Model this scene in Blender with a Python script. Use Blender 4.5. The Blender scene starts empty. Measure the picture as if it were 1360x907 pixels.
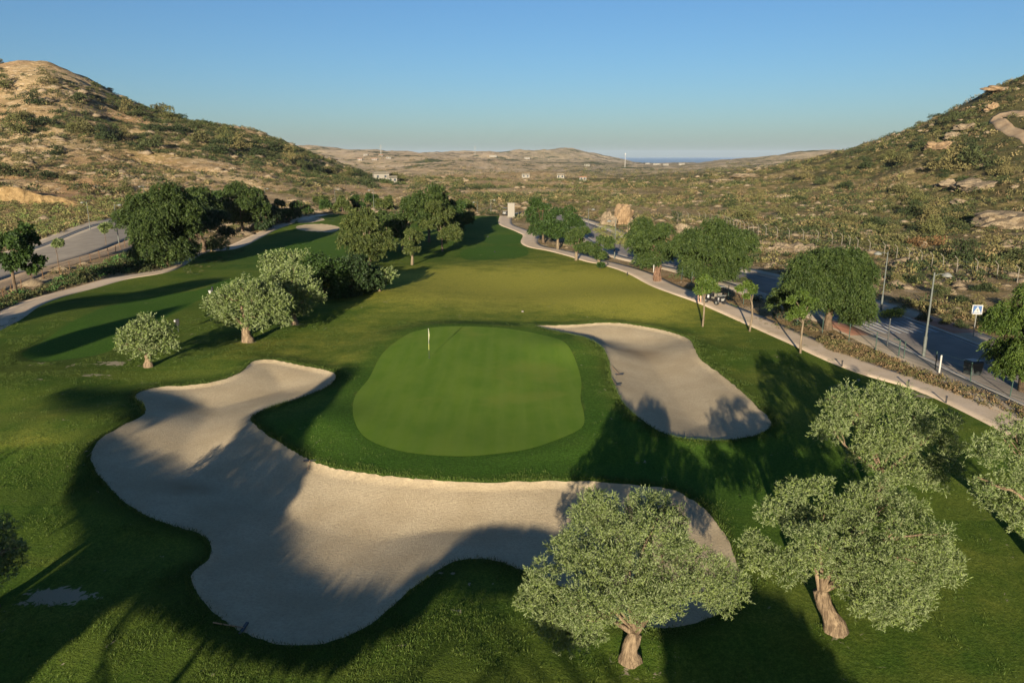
import bpy, math, random
import numpy as np
from mathutils import Vector

# ------------------------------------------------------------------ camera, world, sun
S = bpy.context.scene
COL = S.collection
RAD = math.radians
CAM_H, PITCH, FPX = 15.0, RAD(13.9), 1000.0
cam_d = bpy.data.cameras.new('camera'); cam = bpy.data.objects.new('camera', cam_d); COL.objects.link(cam)
cam.location = (0, 0, CAM_H); cam.rotation_euler = (RAD(90) - PITCH, 0, 0)
cam_d.sensor_fit = 'HORIZONTAL'; cam_d.sensor_width = 36.0; cam_d.lens = 36.0 * FPX / 1360.0
cam_d.clip_start = 0.5; cam_d.clip_end = 80000
S.camera = cam

SUN_EL, SUN_AZ = RAD(11.2), RAD(10.4)          # light travels towards +Y, a little towards +X
world = bpy.data.worlds.new('World'); S.world = world; world.use_nodes = True
wn, wl = world.node_tree.nodes, world.node_tree.links
bg = wn['Background']; sky = wn.new('ShaderNodeTexSky'); sky.sky_type = 'NISHITA'
sky.sun_disc = False; sky.sun_elevation = SUN_EL; sky.sun_rotation = RAD(180) + SUN_AZ
sky.altitude = 60; sky.air_density = 1.0; sky.dust_density = 0.65; sky.ozone_density = 5.0
wl.new(sky.outputs[0], bg.inputs[0]); bg.inputs[1].default_value = 0.05
sun_d = bpy.data.lights.new('sun', 'SUN'); sun_d.energy = 5.0; sun_d.angle = RAD(0.5); sun_d.color = (1.0, 0.86, 0.66)
sun = bpy.data.objects.new('sun', sun_d); COL.objects.link(sun)
TOSUN = Vector((-math.sin(SUN_AZ) * math.cos(SUN_EL), -math.cos(SUN_AZ) * math.cos(SUN_EL), math.sin(SUN_EL)))
sun.rotation_euler = TOSUN.to_track_quat('Z', 'Y').to_euler()
S.view_settings.view_transform = 'Standard'; S.view_settings.look = 'None'
S.view_settings.exposure = 1.3; S.view_settings.gamma = 1.0; S.view_settings.use_curve_mapping = False
S.render.engine = 'CYCLES'
S.cycles.use_denoising = True
S.cycles.max_bounces = 5; S.cycles.diffuse_bounces = 3; S.cycles.glossy_bounces = 2
S.cycles.transmission_bounces = 3; S.cycles.transparent_max_bounces = 8; S.cycles.volume_bounces = 0
S.cycles.caustics_reflective = False; S.cycles.caustics_refractive = False

# ------------------------------------------------------------------ noise and terrain height
_rs = np.random.RandomState(7)
_TAB = _rs.rand(256, 256)
def vnoise(x, y, s=0):
    x = np.asarray(x, float) + s * 17.3; y = np.asarray(y, float) + s * 31.7
    xi = np.floor(x).astype(int); yi = np.floor(y).astype(int)
    fx = x - xi; fy = y - yi; fx = fx * fx * (3 - 2 * fx); fy = fy * fy * (3 - 2 * fy)
    a = _TAB[xi & 255, yi & 255]; b = _TAB[(xi + 1) & 255, yi & 255]
    c = _TAB[xi & 255, (yi + 1) & 255]; d = _TAB[(xi + 1) & 255, (yi + 1) & 255]
    return (a * (1 - fx) + b * fx) * (1 - fy) + (c * (1 - fx) + d * fx) * fy - 0.5
def fbm(x, y, s=0, n=4, g=0.5):
    r = 0; a = 1.0
    for k in range(n):
        r = r + a * vnoise(x * 2 ** k, y * 2 ** k, s + k * 3); a *= g
    return r
def sst(a, b, x):
    t = np.clip((x - a) / (b - a), 0, 1); return t * t * (3 - 2 * t)

def kpy(py): return math.tan(math.atan((453.5 - py) / FPX) - PITCH)
CP, SP = math.cos(PITCH), math.sin(PITCH)
def node_at(px, Y, z):
    X = (px - 680) / FPX * (Y * CP - (z - CAM_H) * SP); return X, Y, z
cols = {   # pixel column: (pixel row, forward distance) of the land seen there, near to far; last entries lie behind the skyline
 -150: [(285, 185), (250, 225), (190, 300), (120, 350), (84, 400), ('z', 60, 540), ('z', 20, 1200)],
 0: [(285, 190), (272, 205), (252, 218), (200, 290), (140, 350), (84, 410), ('z', 48, 560), ('z', 20, 1300)],
 70: [(285, 190), (250, 226), (200, 295), (140, 350), (84, 410), ('z', 48, 560)],
 150: [(285, 195), (250, 240), (200, 310), (155, 375), (126, 415), ('z', 38, 560), ('z', 15, 1300)],
 250: [(285, 200), (245, 260), (205, 330), (160, 420), ('z', 25, 560)],
 340: [(282, 205), (250, 265), (215, 350), (175, 440), ('z', 20, 600), ('z', 10, 1400)],
 420: [(275, 225), (245, 320), (209, 460), ('z', 0, 640), (199, 2500), ('z', -75, 5200)],
 500: [(272, 235), (250, 350), (236, 500), ('z', -6, 720), (222, 1100), (202, 2500), ('z', -75, 5200)],
 580: [(270, 240), (250, 350), (236, 550), (224, 1000), (203, 2600), ('z', -75, 5200)],
 680: [(276, 220), (250, 350), (237, 560), (226, 1000), (207, 2800), ('z', -75, 5200)],
 760: [(270, 240), (250, 360), (235, 600), (226, 1000), (212, 2500), ('z', -75, 5200)],
 850: [(272, 238), (250, 360), (236, 600), (226, 1100), (219, 2300), ('z', -75, 5200)],
 950: [(290, 190), (262, 280), (240, 420), (229, 640), (222, 1200), (215, 2400), ('z', -75, 5200)],
 1050: [(300, 165), (262, 260), (235, 360), (217, 500), ('z', 5, 700), (216, 2400), ('z', -75, 5200)],
 1140: [(320, 135), (270, 220), (230, 310), (196, 430), ('z', 14, 600), ('z', 0, 1500)],
 1230: [(350, 108), (300, 165), (230, 260), (165, 385), ('z', 24, 560), ('z', 5, 1500)],
 1360: [(372, 92), (320, 130), (240, 205), (160, 295), (103, 355), ('z', 44, 520), ('z', 10, 1500)],
 1500: [(390, 85), (320, 125), (240, 190), (150, 270), (70, 350), ('z', 50, 520), ('z', 10, 1500)]}
_n = []
for px, lst in cols.items():
    for e in lst:
        if e[0] == 'z': z, Y = e[1], e[2]
        else: Y = e[1]; z = CAM_H + kpy(e[0]) * Y
        _n.append(node_at(px, Y, z))
for th in (-0.72, -0.5, -0.25, 0, 0.25, 0.45, 0.6, 0.72):
    for r in (0, 25, 50, 75, 100, 130, 160, 190):
        if r > (92 if th > 0.5 else 115 if th > 0.4 else 150 if th > 0.2 else 190): continue
        _n.append((r * math.sin(th), r * math.cos(th), 0.0))
_n = np.array(_n)
def _pol(X, Y):
    r = np.hypot(X, Y); th = np.arctan2(X, Y)
    return np.log1p(r / 60.0), np.clip(th, -0.78, 0.78) * 2.6, r, th
_nr, _nt, _, _ = _pol(_n[:, 0], _n[:, 1])
def _ker(d2): return np.where(d2 > 1e-12, 0.5 * d2 * np.log(np.maximum(d2, 1e-12)), 0.0)
_K = _ker((_nr[:, None] - _nr[None]) ** 2 + (_nt[:, None] - _nt[None]) ** 2) + np.eye(len(_n)) * 0.0015
_Pm = np.stack([np.ones(len(_n)), _nr, _nt], 1)
_A = np.block([[_K, _Pm], [_Pm.T, np.zeros((3, 3))]])
_w = np.linalg.solve(_A, np.concatenate([_n[:, 2], [0, 0, 0]]))
def tps(X, Y):
    r, t, R, TH = _pol(X, Y); out = np.zeros(r.shape)
    for i in range(len(_nr)): out += _w[i] * _ker((r - _nr[i]) ** 2 + (t - _nt[i]) ** 2)
    out += _w[-3] + _w[-2] * r + _w[-1] * t
    return out * (1 - sst(1.25, 1.9, np.abs(TH))), R
def hbase(X, Y):
    X = np.asarray(X, float); Y = np.asarray(Y, float)
    z, R = tps(X, Y)
    hm = np.clip(np.maximum(np.abs(z) - 0.8, (R - 235) / 40), 0, 5) / 5
    near = 1 - hm
    z = np.where(R < 170, z * sst(70, 140, R), z)
    z = z + near * (0.30 * fbm(X / 16, Y / 19, 1, 2) + 0.55 * fbm(X / 42, Y / 50, 2, 2)) * sst(240, 120, R)
    rid = 0.5 - np.abs(fbm(X / 26 + 0.3 * vnoise(Y / 30, X / 30, 9), Y / 20, 5, 4, 0.55))
    z = z + hm * (5.0 * (rid - 0.35) + 2.5 * fbm(X / 60, Y / 60, 6, 3)) * sst(60, 200, R)
    TH = np.arctan2(X, Y); gap = 1 - np.exp(-((TH - 0.195) / 0.07) ** 2)
    z = z + sst(380, 900, R) * 9 * fbm(X / 120, Y / 170, 12, 4) * (0.35 + 0.65 * gap)
    z = z + sst(900, 2300, R) * 62 * fbm(X / 420, Y / 520, 11, 5, 0.45) * gap * sst(5000, 3000, R)
    return z
_TT = np.geomspace(14, 9000, 900)
def ground(px, py, lift=0.0):
    u = (px - 680) / FPX; v = (453.5 - py) / FPX
    d = np.array([u, CP + v * SP, -SP + v * CP])
    T = _TT; X = d[0] * T; Y = d[1] * T; Z = CAM_H + d[2] * T
    g = Z - hbase(X, Y) - lift
    i = np.argmax(g < 0)
    if g[i] >= 0:
        t = 400.0
        return Vector((d[0] * t, d[1] * t, float(hbase(np.array([d[0] * t]), np.array([d[1] * t]))[0])))
    a, b = T[max(i - 1, 0)], T[i]
    tt = np.linspace(a, b, 12); gg = CAM_H + d[2] * tt - hbase(d[0] * tt, d[1] * tt) - lift
    j = max(int(np.argmax(gg < 0)), 1); f = gg[j - 1] / (gg[j - 1] - gg[j] + 1e-9); t = tt[j - 1] + f * (tt[j] - tt[j - 1])
    return Vector((d[0] * t, d[1] * t, CAM_H + d[2] * t))
def hz(x, y): return float(hfull(np.array([float(x)]), np.array([float(y)]))[0])
def at_pixel(px, py, Y):
    """the point on a sight line at forward distance Y"""
    u = (px - 680) / FPX; v = (453.5 - py) / FPX; t = Y / (CP + v * SP)
    return Vector((u * t, Y, CAM_H + (-SP + v * CP) * t))
def depth(p): return p[1] * CP - (p[2] - CAM_H) * SP

def gpoly(pts, lift=0.0): return np.array([ground(x, y, lift)[:2] for x, y in pts])
def smooth(P, closed=True, k=4):
    P = np.asarray(P, float); n = len(P); out = []
    rng_ = range(n if closed else n - 1)
    for i in rng_:
        if closed: p0, p1, p2, p3 = P[i - 1], P[i], P[(i + 1) % n], P[(i + 2) % n]
        else: p0, p1, p2, p3 = P[max(i - 1, 0)], P[i], P[i + 1], P[min(i + 2, n - 1)]
        for j in range(k):
            t = j / k
            out.append(0.5 * ((2 * p1) + (-p0 + p2) * t + (2 * p0 - 5 * p1 + 4 * p2 - p3) * t * t + (-p0 + 3 * p1 - 3 * p2 + p3) * t ** 3))
    if not closed: out.append(P[-1])
    return np.array(out)
def sdf(X, Y, poly, pad=12.0):
    """signed distance to a closed polygon (negative inside), far points just get a large value"""
    x0, y0 = poly.min(0) - pad; x1, y1 = poly.max(0) + pad
    out = np.full(X.shape, 99.0); m = (X > x0) & (X < x1) & (Y > y0) & (Y < y1)
    x = X[m]; y = Y[m]; d = np.full(x.shape, 1e9); ins = np.zeros(x.shape, bool)
    for i in range(len(poly)):
        a = poly[i - 1]; b = poly[i]; e = b - a; L = e @ e + 1e-12
        t = np.clip(((x - a[0]) * e[0] + (y - a[1]) * e[1]) / L, 0, 1)
        d = np.minimum(d, (x - a[0] - t * e[0]) ** 2 + (y - a[1] - t * e[1]) ** 2)
        c = (a[1] > y) != (b[1] > y)
        if a[1] != b[1]: ins ^= c & (x < (b[0] - a[0]) * (y - a[1]) / (b[1] - a[1]) + a[0])
    out[m] = np.sqrt(d) * np.where(ins, -1, 1); return out

# ------------------------------------------------------------------ outlines of the course
MAIN_B = [(447, 505), (440, 518), (425, 526), (400, 533), (370, 541), (345, 552), (334, 563), (340, 575), (355, 588), (378, 601), (410, 617), (440, 630), (480, 639), (530, 648), (580, 653), (640, 656), (700, 653), (760, 648), (805, 646), (850, 649), (885, 653), (915, 665), (945, 690), (965, 720), (978, 750), (983, 785), (955, 818), (900, 838), (840, 836), (790, 815), (745, 785), (698, 766), (660, 752), (625, 750), (600, 755), (570, 775), (540, 800), (500, 840), (460, 860), (420, 869), (370, 867), (330, 855), (300, 840), (270, 815), (255, 790), (258, 775), (275, 755), (282, 740), (278, 725), (265, 712), (240, 705), (210, 695), (180, 680), (160, 665), (140, 645), (125, 625), (123, 612), (135, 598), (155, 588), (180, 575), (195, 565), (192, 550), (181, 540), (185, 530), (210, 520), (250, 517), (290, 511), (320, 500), (335, 488), (360, 484), (395, 488), (430, 495)]
RIGHT_B = [(712, 436), (760, 434), (810, 431), (860, 437), (895, 445), (915, 455), (922, 470), (930, 482), (950, 495), (975, 515), (1000, 540), (1020, 560), (1022, 572), (1005, 582), (960, 588), (915, 586), (880, 578), (850, 562), (830, 545), (818, 525), (811, 505), (808, 488), (800, 474), (775, 460), (745, 450), (722, 443)]
FAR_B1 = [(393, 302), (405, 299), (425, 298), (447, 301), (451, 305), (440, 309), (415, 308), (398, 306)]
FAR_B2 = [(395, 294), (405, 289), (425, 290), (431, 293), (418, 296), (400, 297)]
GREEN = [(581, 435), (555, 440), (537, 447), (508, 470), (490, 503), (472, 526), (469, 553), (478, 576), (499, 591), (534, 603), (578, 610), (622, 612), (663, 608), (705, 600), (746, 584), (769, 572), (776, 562), (775, 547), (771, 529), (772, 506), (763, 479), (746, 459), (716, 446), (681, 438), (646, 435), (612, 434)]
LEFT_FW = [(30, 470), (60, 452), (100, 425), (150, 405), (215, 392), (262, 386), (300, 372), (326, 372), (330, 384), (300, 392), (282, 392), (262, 400), (240, 412), (215, 425), (185, 445), (140, 468), (90, 478), (50, 480)]
TEE_A = [(612, 340), (618, 332), (650, 327), (690, 328), (702, 335), (690, 342), (650, 345), (622, 345)]
TEE_B = [(640, 318), (660, 313), (690, 313), (700, 318), (690, 323), (655, 324)]
P_MAIN = smooth(gpoly(MAIN_B), True, 3); P_RIGHT = smooth(gpoly(RIGHT_B), True, 4)
P_F1 = smooth(gpoly(FAR_B1), True, 4); P_F2 = smooth(gpoly(FAR_B2), True, 4)
P_GREEN = smooth(gpoly(GREEN, 0.45), True, 5); P_LFW = smooth(gpoly(LEFT_FW), True, 3)
P_TA = smooth(gpoly(TEE_A), True, 4); P_TB = smooth(gpoly(TEE_B), True, 4)
BUNKERS = [P_MAIN, P_RIGHT, P_F1, P_F2]
MOUNDS = [(110, 575, 5.0, 0.9), (200, 830, 3.5, 0.5), (560, 860, 4, 0.35), (390, 575, 3.0, 0.5), (770, 470, 4, 0.45), (640, 640, 6, 0.25), (935, 470, 3.5, 0.3), (300, 480, 5, 0.4), (800, 395, 9, 0.3), (700, 380, 10, -0.5), (520, 395, 10, 0.5), (30, 520, 5, 0.4), (1150, 560, 6, 0.3)]
MOUNDS = [(ground(a, b), r, h) for a, b, r, h in MOUNDS]
def features(X, Y, sds):
    """height added by the raised green, the mounds and the bunkers"""
    z = np.zeros(X.shape)
    z += 0.45 * sst(5.0, 0.3, sds['green'])
    for c, r, h in MOUNDS:
        z += h * np.exp(-((X - c[0]) ** 2 + (Y - c[1]) ** 2) / (r * r))
    for i, k in enumerate(('b0', 'b1', 'b2', 'b3')):
        s = sds[k]; dp = 0.42 if i < 2 else 0.3
        z += 0.16 * sst(2.4, 0.1, s)
        z -= 0.16 * sst(0.0, -0.30, s) + dp * sst(-0.1, -4.5, s)
    return z
def all_sds(X, Y):
    return {'green': sdf(X, Y, P_GREEN), 'b0': sdf(X, Y, P_MAIN), 'b1': sdf(X, Y, P_RIGHT), 'b2': sdf(X, Y, P_F1), 'b3': sdf(X, Y, P_F2)}
def hfull(X, Y): return hbase(X, Y) + features(X, Y, all_sds(X, Y))

# ------------------------------------------------------------------ materials
class NT:
    """small helper to write node materials"""
    def __init__(s, name, rough=0.9, spec=0.2):
        s.m = bpy.data.materials.new(name); s.m.use_nodes = True; s.t = s.m.node_tree; s.n = s.t.nodes; s.l = s.t.links
        s.b = s.n['Principled BSDF']; s.b.inputs['Roughness'].default_value = rough
        s.b.inputs['Specular IOR Level'].default_value = spec
        s.tc = s.n.new('ShaderNodeTexCoord')
    def put(s, sock, v):
        if hasattr(v, 'links') or isinstance(v, bpy.types.NodeSocket): s.l.new(v, sock)
        elif isinstance(v, (tuple, list)): sock.default_value = tuple(v) + ((1,) if len(v) == 3 and len(sock.default_value) == 4 else ())
        else: sock.default_value = v
    def noise(s, scale, detail=4, rough=0.55, sc=(1, 1, 1), dist=0.0, w=0):
        mp = s.n.new('ShaderNodeMapping'); s.l.new(s.tc.outputs['Object'], mp.inputs[0]); mp.inputs['Scale'].default_value = sc
        mp.inputs['Location'].default_value = (w * 7.3, w * 3.1, w)
        n = s.n.new('ShaderNodeTexNoise'); s.l.new(mp.outputs[0], n.inputs['Vector'])
        n.inputs['Scale'].default_value = scale; n.inputs['Detail'].default_value = detail; n.inputs['Roughness'].default_value = rough; n.inputs['Distortion'].default_value = dist
        return n.outputs[0]
    def vor(s, scale, sc=(1, 1, 1)):
        mp = s.n.new('ShaderNodeMapping'); s.l.new(s.tc.outputs['Object'], mp.inputs[0]); mp.inputs['Scale'].default_value = sc
        n = s.n.new('ShaderNodeTexVoronoi'); s.l.new(mp.outputs[0], n.inputs['Vector']); n.inputs['Scale'].default_value = scale
        return n.outputs['Distance']
    def ramp(s, v, a, b, lo=0.0, hi=1.0):
        n = s.n.new('ShaderNodeMapRange'); s.put(n.inputs[0], v)
        n.interpolation_type = 'SMOOTHSTEP'
        for i, q in enumerate((a, b, lo, hi)): n.inputs[i + 1].default_value = q
        return n.outputs[0]
    def mix(s, f, a, b, mode='MIX'):
        n = s.n.new('ShaderNodeMix'); n.data_type = 'RGBA'; n.blend_type = mode; n.clamp_factor = True
        s.put(n.inputs[0], f); s.put(n.inputs[6], a); s.put(n.inputs[7], b); return n.outputs[2]
    def math(s, op, a, b=0.0):
        n = s.n.new('ShaderNodeMath'); n.operation = op; s.put(n.inputs[0], a); s.put(n.inputs[1], b); return n.outputs[0]
    def attr(s, name):
        n = s.n.new('ShaderNodeAttribute'); n.attribute_name = name; return n.outputs['Fac']
    def acol(s, name):
        n = s.n.new('ShaderNodeAttribute'); n.attribute_name = name; return n.outputs['Color']
    def color(s, v): s.put(s.b.inputs['Base Color'], v); return s
    def bump(s, h, strength=0.5, dist=0.1, prev=None):
        n = s.n.new('ShaderNodeBump'); s.put(n.inputs['Height'], h); n.inputs['Strength'].default_value = strength; n.inputs['Distance'].default_value = dist
        if prev is not None: s.l.new(prev, n.inputs['Normal'])
        s.l.new(n.outputs[0], s.b.inputs['Normal']); return n.outputs[0]
def plain(name, c, rough=0.7, spec=0.3, metal=0.0, var=0.12, scale=6.0):
    k = NT(name, rough, spec); k.b.inputs['Metallic'].default_value = metal
    n = k.noise(scale, 5, 0.6)
    k.color(k.mix(k.ramp(n, 0.3, 0.7), tuple(q * (1 - var) for q in c), tuple(min(1, q * (1 + var)) for q in c)))
    return k.m

def turf_mat():
    k = NT('turf', 0.95, 0.04)
    big = k.noise(0.09, 4, 0.6); mid = k.noise(0.7, 4, 0.6, (1, 0.55, 1)); fine = k.noise(7.0, 4, 0.75); fine2 = k.noise(17, 3, 0.7)
    dry, rough, lush = k.attr('dry'), k.attr('rough'), k.attr('lush')
    c = k.mix(k.ramp(big, 0.35, 0.65), (0.050, 0.098, 0.015), (0.092, 0.130, 0.022))
    c = k.mix(k.math('MULTIPLY', k.ramp(mid, 0.35, 0.72), 0.55), c, (0.118, 0.148, 0.026))
    st = k.noise(0.16, 3, 0.5, (0.25, 2.2, 1), w=5)
    c = k.mix(k.math('MULTIPLY', k.ramp(st, 0.52, 0.60), 0.35), c, (0.15, 0.17, 0.035))
    d = k.math('ADD', dry, k.math('MULTIPLY', k.math('SUBTRACT', k.noise(0.35, 5, 0.7, w=4), 0.5), 1.5))
    c = k.mix(k.ramp(d, 0.10, 1.15), c, (0.310, 0.290, 0.055))
    c = k.mix(k.math('MULTIPLY', k.ramp(k.math('ADD', lush, k.math('MULTIPLY', mid, 0.25)), 0.3, 0.9), 0.85), c, (0.050, 0.112, 0.016))
    c = k.mix(k.math('MULTIPLY', k.ramp(rough, 0.2, 1.0), k.ramp(fine, 0.34, 0.62)), c, (0.038, 0.060, 0.012))
    c = k.mix(k.ramp(fine, 0.35, 0.7), k.mix(1.0, c, (0.66, 0.70, 0.62), 'MULTIPLY'), k.mix(1.0, c, (1.22, 1.18, 1.10), 'MULTIPLY'))
    c = k.mix(k.ramp(fine2, 0.35, 0.65), k.mix(1.0, c, (0.72, 0.76, 0.70), 'MULTIPLY'), k.mix(1.0, c, (1.24, 1.20, 1.15), 'MULTIPLY'))
    bare = k.attr('bare'); bm = k.ramp(k.math('ADD', bare, k.math('MULTIPLY', k.math('SUBTRACT', k.noise(1.3, 5, 0.65, w=2, dist=1.2), 0.5), 3.2)), 0.55, 0.70)
    c = k.mix(bm, c, (0.30, 0.255, 0.17))
    k.color(c)
    h = k.math('ADD', k.math('MULTIPLY', fine, 0.6), k.math('MULTIPLY', fine2, 0.3))
    k.bump(k.math('MULTIPLY', h, k.ramp(rough, 0, 1, 0.55, 1.7)), 0.9, 0.10)
    return k.m
def green_mat():
    k = NT('putting_green', 0.9, 0.06)
    a = k.noise(0.45, 4, 0.6, (1, 0.6, 1)); b = k.noise(3.0, 5, 0.7); st = k.noise(2.2, 3, 0.6, (1, 0.08, 1))
    c = k.mix(k.ramp(a, 0.3, 0.7), (0.085, 0.155, 0.014), (0.118, 0.185, 0.020))
    c = k.mix(k.math('MULTIPLY', k.ramp(st, 0.45, 0.8), 0.35), c, (0.150, 0.215, 0.030))
    c = k.mix(k.math('MULTIPLY', k.ramp(b, 0.6, 0.75), 0.4), c, (0.13, 0.15, 0.045))
    c = k.mix(k.math('MULTIPLY', k.ramp(k.noise(0.18, 4, 0.65, w=3), 0.50, 0.66), 0.55), c, (0.155, 0.190, 0.028))
    wv = k.n.new('ShaderNodeTexWave'); k.l.new(k.tc.outputs['Object'], wv.inputs[0]); wv.inputs['Scale'].default_value = 0.28; wv.inputs['Distortion'].default_value = 0.4
    c = k.mix(k.math('MULTIPLY', wv.outputs['Fac'], 0.16), c, (0.14, 0.20, 0.04))
    k.color(c); k.bump(k.noise(40, 2), 0.25, 0.015); return k.m
def sand_mat():
    k = NT('bunker_sand', 0.95, 0.1)
    a = k.noise(0.35, 5, 0.6); b = k.noise(8, 6, 0.85); damp = k.attr('damp')
    w = k.n.new('ShaderNodeTexWave'); mp = k.n.new('ShaderNodeMapping'); k.l.new(k.tc.outputs['Object'], mp.inputs[0]); mp.inputs['Rotation'].default_value = (0, 0, 1.35)
    k.l.new(mp.outputs[0], w.inputs[0]); w.inputs['Scale'].default_value = 1.4; w.inputs['Distortion'].default_value = 7.0; w.inputs['Detail'].default_value = 3; w.inputs['Detail Scale'].default_value = 0.4
    c = k.mix(k.ramp(a, 0.3, 0.7), (0.395, 0.315, 0.195), (0.475, 0.388, 0.250))
    c = k.mix(k.math('MULTIPLY', k.ramp(b, 0.4, 0.7), 0.55), c, (0.235, 0.180, 0.115))
    c = k.mix(k.ramp(k.math('ADD', damp, k.math('MULTIPLY', k.math('SUBTRACT', a, 0.5), 1.1)), 0.35, 0.9), c, (0.29, 0.215, 0.125))
    k.color(c)
    h = k.math('ADD', k.math('MULTIPLY', b, 0.75), k.math('MULTIPLY', w.outputs['Fac'], 0.025))
    k.bump(h, 0.8, 0.07); return k.m
def hill_mat():
    k = NT('hillside_soil', 0.95, 0.1)
    a = k.noise(0.035, 6, 0.65, (1, 1.3, 1.5)); b = k.noise(0.30, 7, 0.75, (1, 1.2, 2)); c_ = k.noise(1.6, 5, 0.75); scr = k.attr('scrub')
    d = k.noise(0.012, 4, 0.6, w=3)
    soil = k.mix(k.ramp(a, 0.35, 0.65), (0.42, 0.28, 0.14), (0.56, 0.41, 0.23))
    soil = k.mix(k.ramp(b, 0.50, 0.66), soil, (0.68, 0.55, 0.36))
    soil = k.mix(k.math('MULTIPLY', k.ramp(k.noise(0.9, 6, 0.8, (1, 1, 2.5), w=6), 0.52, 0.66), 0.75), soil, (0.115, 0.082, 0.045))
    soil = k.mix(k.math('MULTIPLY', k.ramp(d, 0.5, 0.62), 0.4), soil, (0.36, 0.17, 0.08))
    grass = k.mix(k.ramp(c_, 0.35, 0.65), (0.165, 0.135, 0.050), (0.32, 0.25, 0.105))
    f = k.math('ADD', k.math('MULTIPLY', b, -1.0), k.math('ADD', k.math('MULTIPLY', c_, 0.5), scr))
    c = k.mix(k.ramp(f, -0.16, 0.22), soil, grass)
    c = k.mix(k.ramp(k.math('ADD', f, k.math('MULTIPLY', a, 0.5)), 0.36, 0.55), c, (0.105, 0.098, 0.038))
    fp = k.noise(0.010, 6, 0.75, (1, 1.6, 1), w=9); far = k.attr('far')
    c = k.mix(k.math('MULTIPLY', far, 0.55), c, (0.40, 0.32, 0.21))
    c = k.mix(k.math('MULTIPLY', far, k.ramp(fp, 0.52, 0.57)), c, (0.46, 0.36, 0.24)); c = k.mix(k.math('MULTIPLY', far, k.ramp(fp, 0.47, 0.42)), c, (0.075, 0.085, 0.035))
    k.color(c)
    n1 = k.bump(k.math('ADD', b, k.math('MULTIPLY', a, 2.0)), 1.0, 2.6)
    k.bump(c_, 1.0, 0.55, n1); return k.m
M = {}
M['turf'] = turf_mat(); M['green'] = green_mat(); M['sand'] = sand_mat(); M['hill'] = hill_mat()
def paved(name, c, c2, bump=0.02, crack=False):
    k = NT(name, 0.9, 0.2); a = k.noise(0.35, 5, 0.65); b = k.noise(9, 4, 0.8)
    col = k.mix(k.ramp(a, 0.35, 0.65), c, c2); col = k.mix(k.math('MULTIPLY', k.ramp(b, 0.4, 0.7), 0.35), col, tuple(q * 0.6 for q in c))
    k.color(col); k.bump(b, 0.5, bump); return k.m
M['path'] = paved('cart_path', (0.50, 0.39, 0.26), (0.58, 0.46, 0.33))
M['asphalt'] = paved('asphalt', (0.20, 0.175, 0.150), (0.26, 0.225, 0.19))
M['asphalt_pale'] = paved('worn_asphalt', (0.27, 0.23, 0.175), (0.34, 0.29, 0.22))
M['pavement'] = paved('pavement', (0.34, 0.28, 0.20), (0.42, 0.35, 0.26))
M['paver_red'] = paved('red_pavers', (0.36, 0.17, 0.11), (0.42, 0.23, 0.15))
M['dust'] = paved('dusty_ground', (0.27, 0.19, 0.115), (0.34, 0.255, 0.16), 0.06)
M['kerb'] = paved('kerb', (0.42, 0.38, 0.32), (0.5, 0.46, 0.40))
M['paint'] = paved('road_paint', (0.30, 0.30, 0.29), (0.46, 0.46, 0.44))
M['white'] = plain('white_paint', (0.34, 0.33, 0.30), 0.6); M['cream'] = plain('cream_wall', (0.28, 0.235, 0.18), 0.8)
M['steel'] = plain('galvanised_steel', (0.15, 0.155, 0.14), 0.6, 0.3, 0.0); M['darkmetal'] = plain('dark_metal', (0.03, 0.035, 0.035), 0.5, 0.4)
M['farwall'] = plain('far_wall', (0.20, 0.185, 0.155), 0.9); M['concrete'] = plain('concrete', (0.155, 0.14, 0.11), 0.9); M['rust'] = plain('rusty_metal', (0.11, 0.06, 0.03), 0.8)
M['lamp'] = plain('lamp_paint', (0.085, 0.095, 0.085), 0.5); M['greenmetal'] = plain('green_metal', (0.018, 0.045, 0.032), 0.5); M['black'] = plain('black_paint', (0.015, 0.015, 0.017), 0.35, 0.5)
M['rubber'] = plain('rubber', (0.02, 0.02, 0.02), 0.9); M['yellow'] = plain('yellow_paint', (0.36, 0.36, 0.12), 0.5)
M['flag'] = plain('flag_cloth', (0.42, 0.44, 0.22), 0.8); M['blue'] = plain('blue_paint', (0.03, 0.075, 0.17), 0.6)
M['skin'] = plain('skin', (0.50, 0.29, 0.20), 0.6); M['shirt'] = plain('pale_blue_cloth', (0.55, 0.68, 0.75), 0.9)
M['trousers'] = plain('dark_cloth', (0.03, 0.035, 0.06), 0.9); M['hair'] = plain('dark_hair', (0.02, 0.015, 0.01), 0.7)
M['wood'] = plain('wood', (0.30, 0.20, 0.11), 0.8); M['tile'] = plain('roof_tile', (0.35, 0.17, 0.10), 0.9); M['glass'] = plain('window_glass', (0.04, 0.05, 0.06), 0.15, 0.6)
def rock_mat(name, c1, c2, c3):
    k = NT(name, 0.95, 0.1); a = k.noise(0.5, 6, 0.7, (1, 1, 2)); b = k.noise(2.5, 6, 0.75, (2, 2, 0.6))
    k.color(k.mix(k.ramp(b, 0.5, 0.7), k.mix(k.ramp(a, 0.35, 0.65), c1, c2), c3)); k.bump(k.math('ADD', a, b), 0.9, 0.4); return k.m
M['rock'] = rock_mat('pale_rock', (0.20, 0.155, 0.10), (0.27, 0.215, 0.145), (0.10, 0.075, 0.045))
M['clay'] = rock_mat('orange_earth', (0.235, 0.160, 0.090), (0.29, 0.205, 0.12), (0.14, 0.09, 0.05))
M['brownrock'] = rock_mat('brown_rock', (0.16, 0.095, 0.06), (0.21, 0.13, 0.085), (0.10, 0.06, 0.04))
M['ochre'] = rock_mat('ochre_cut_bank', (0.19, 0.125, 0.055), (0.30, 0.21, 0.10), (0.075, 0.050, 0.024))
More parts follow.
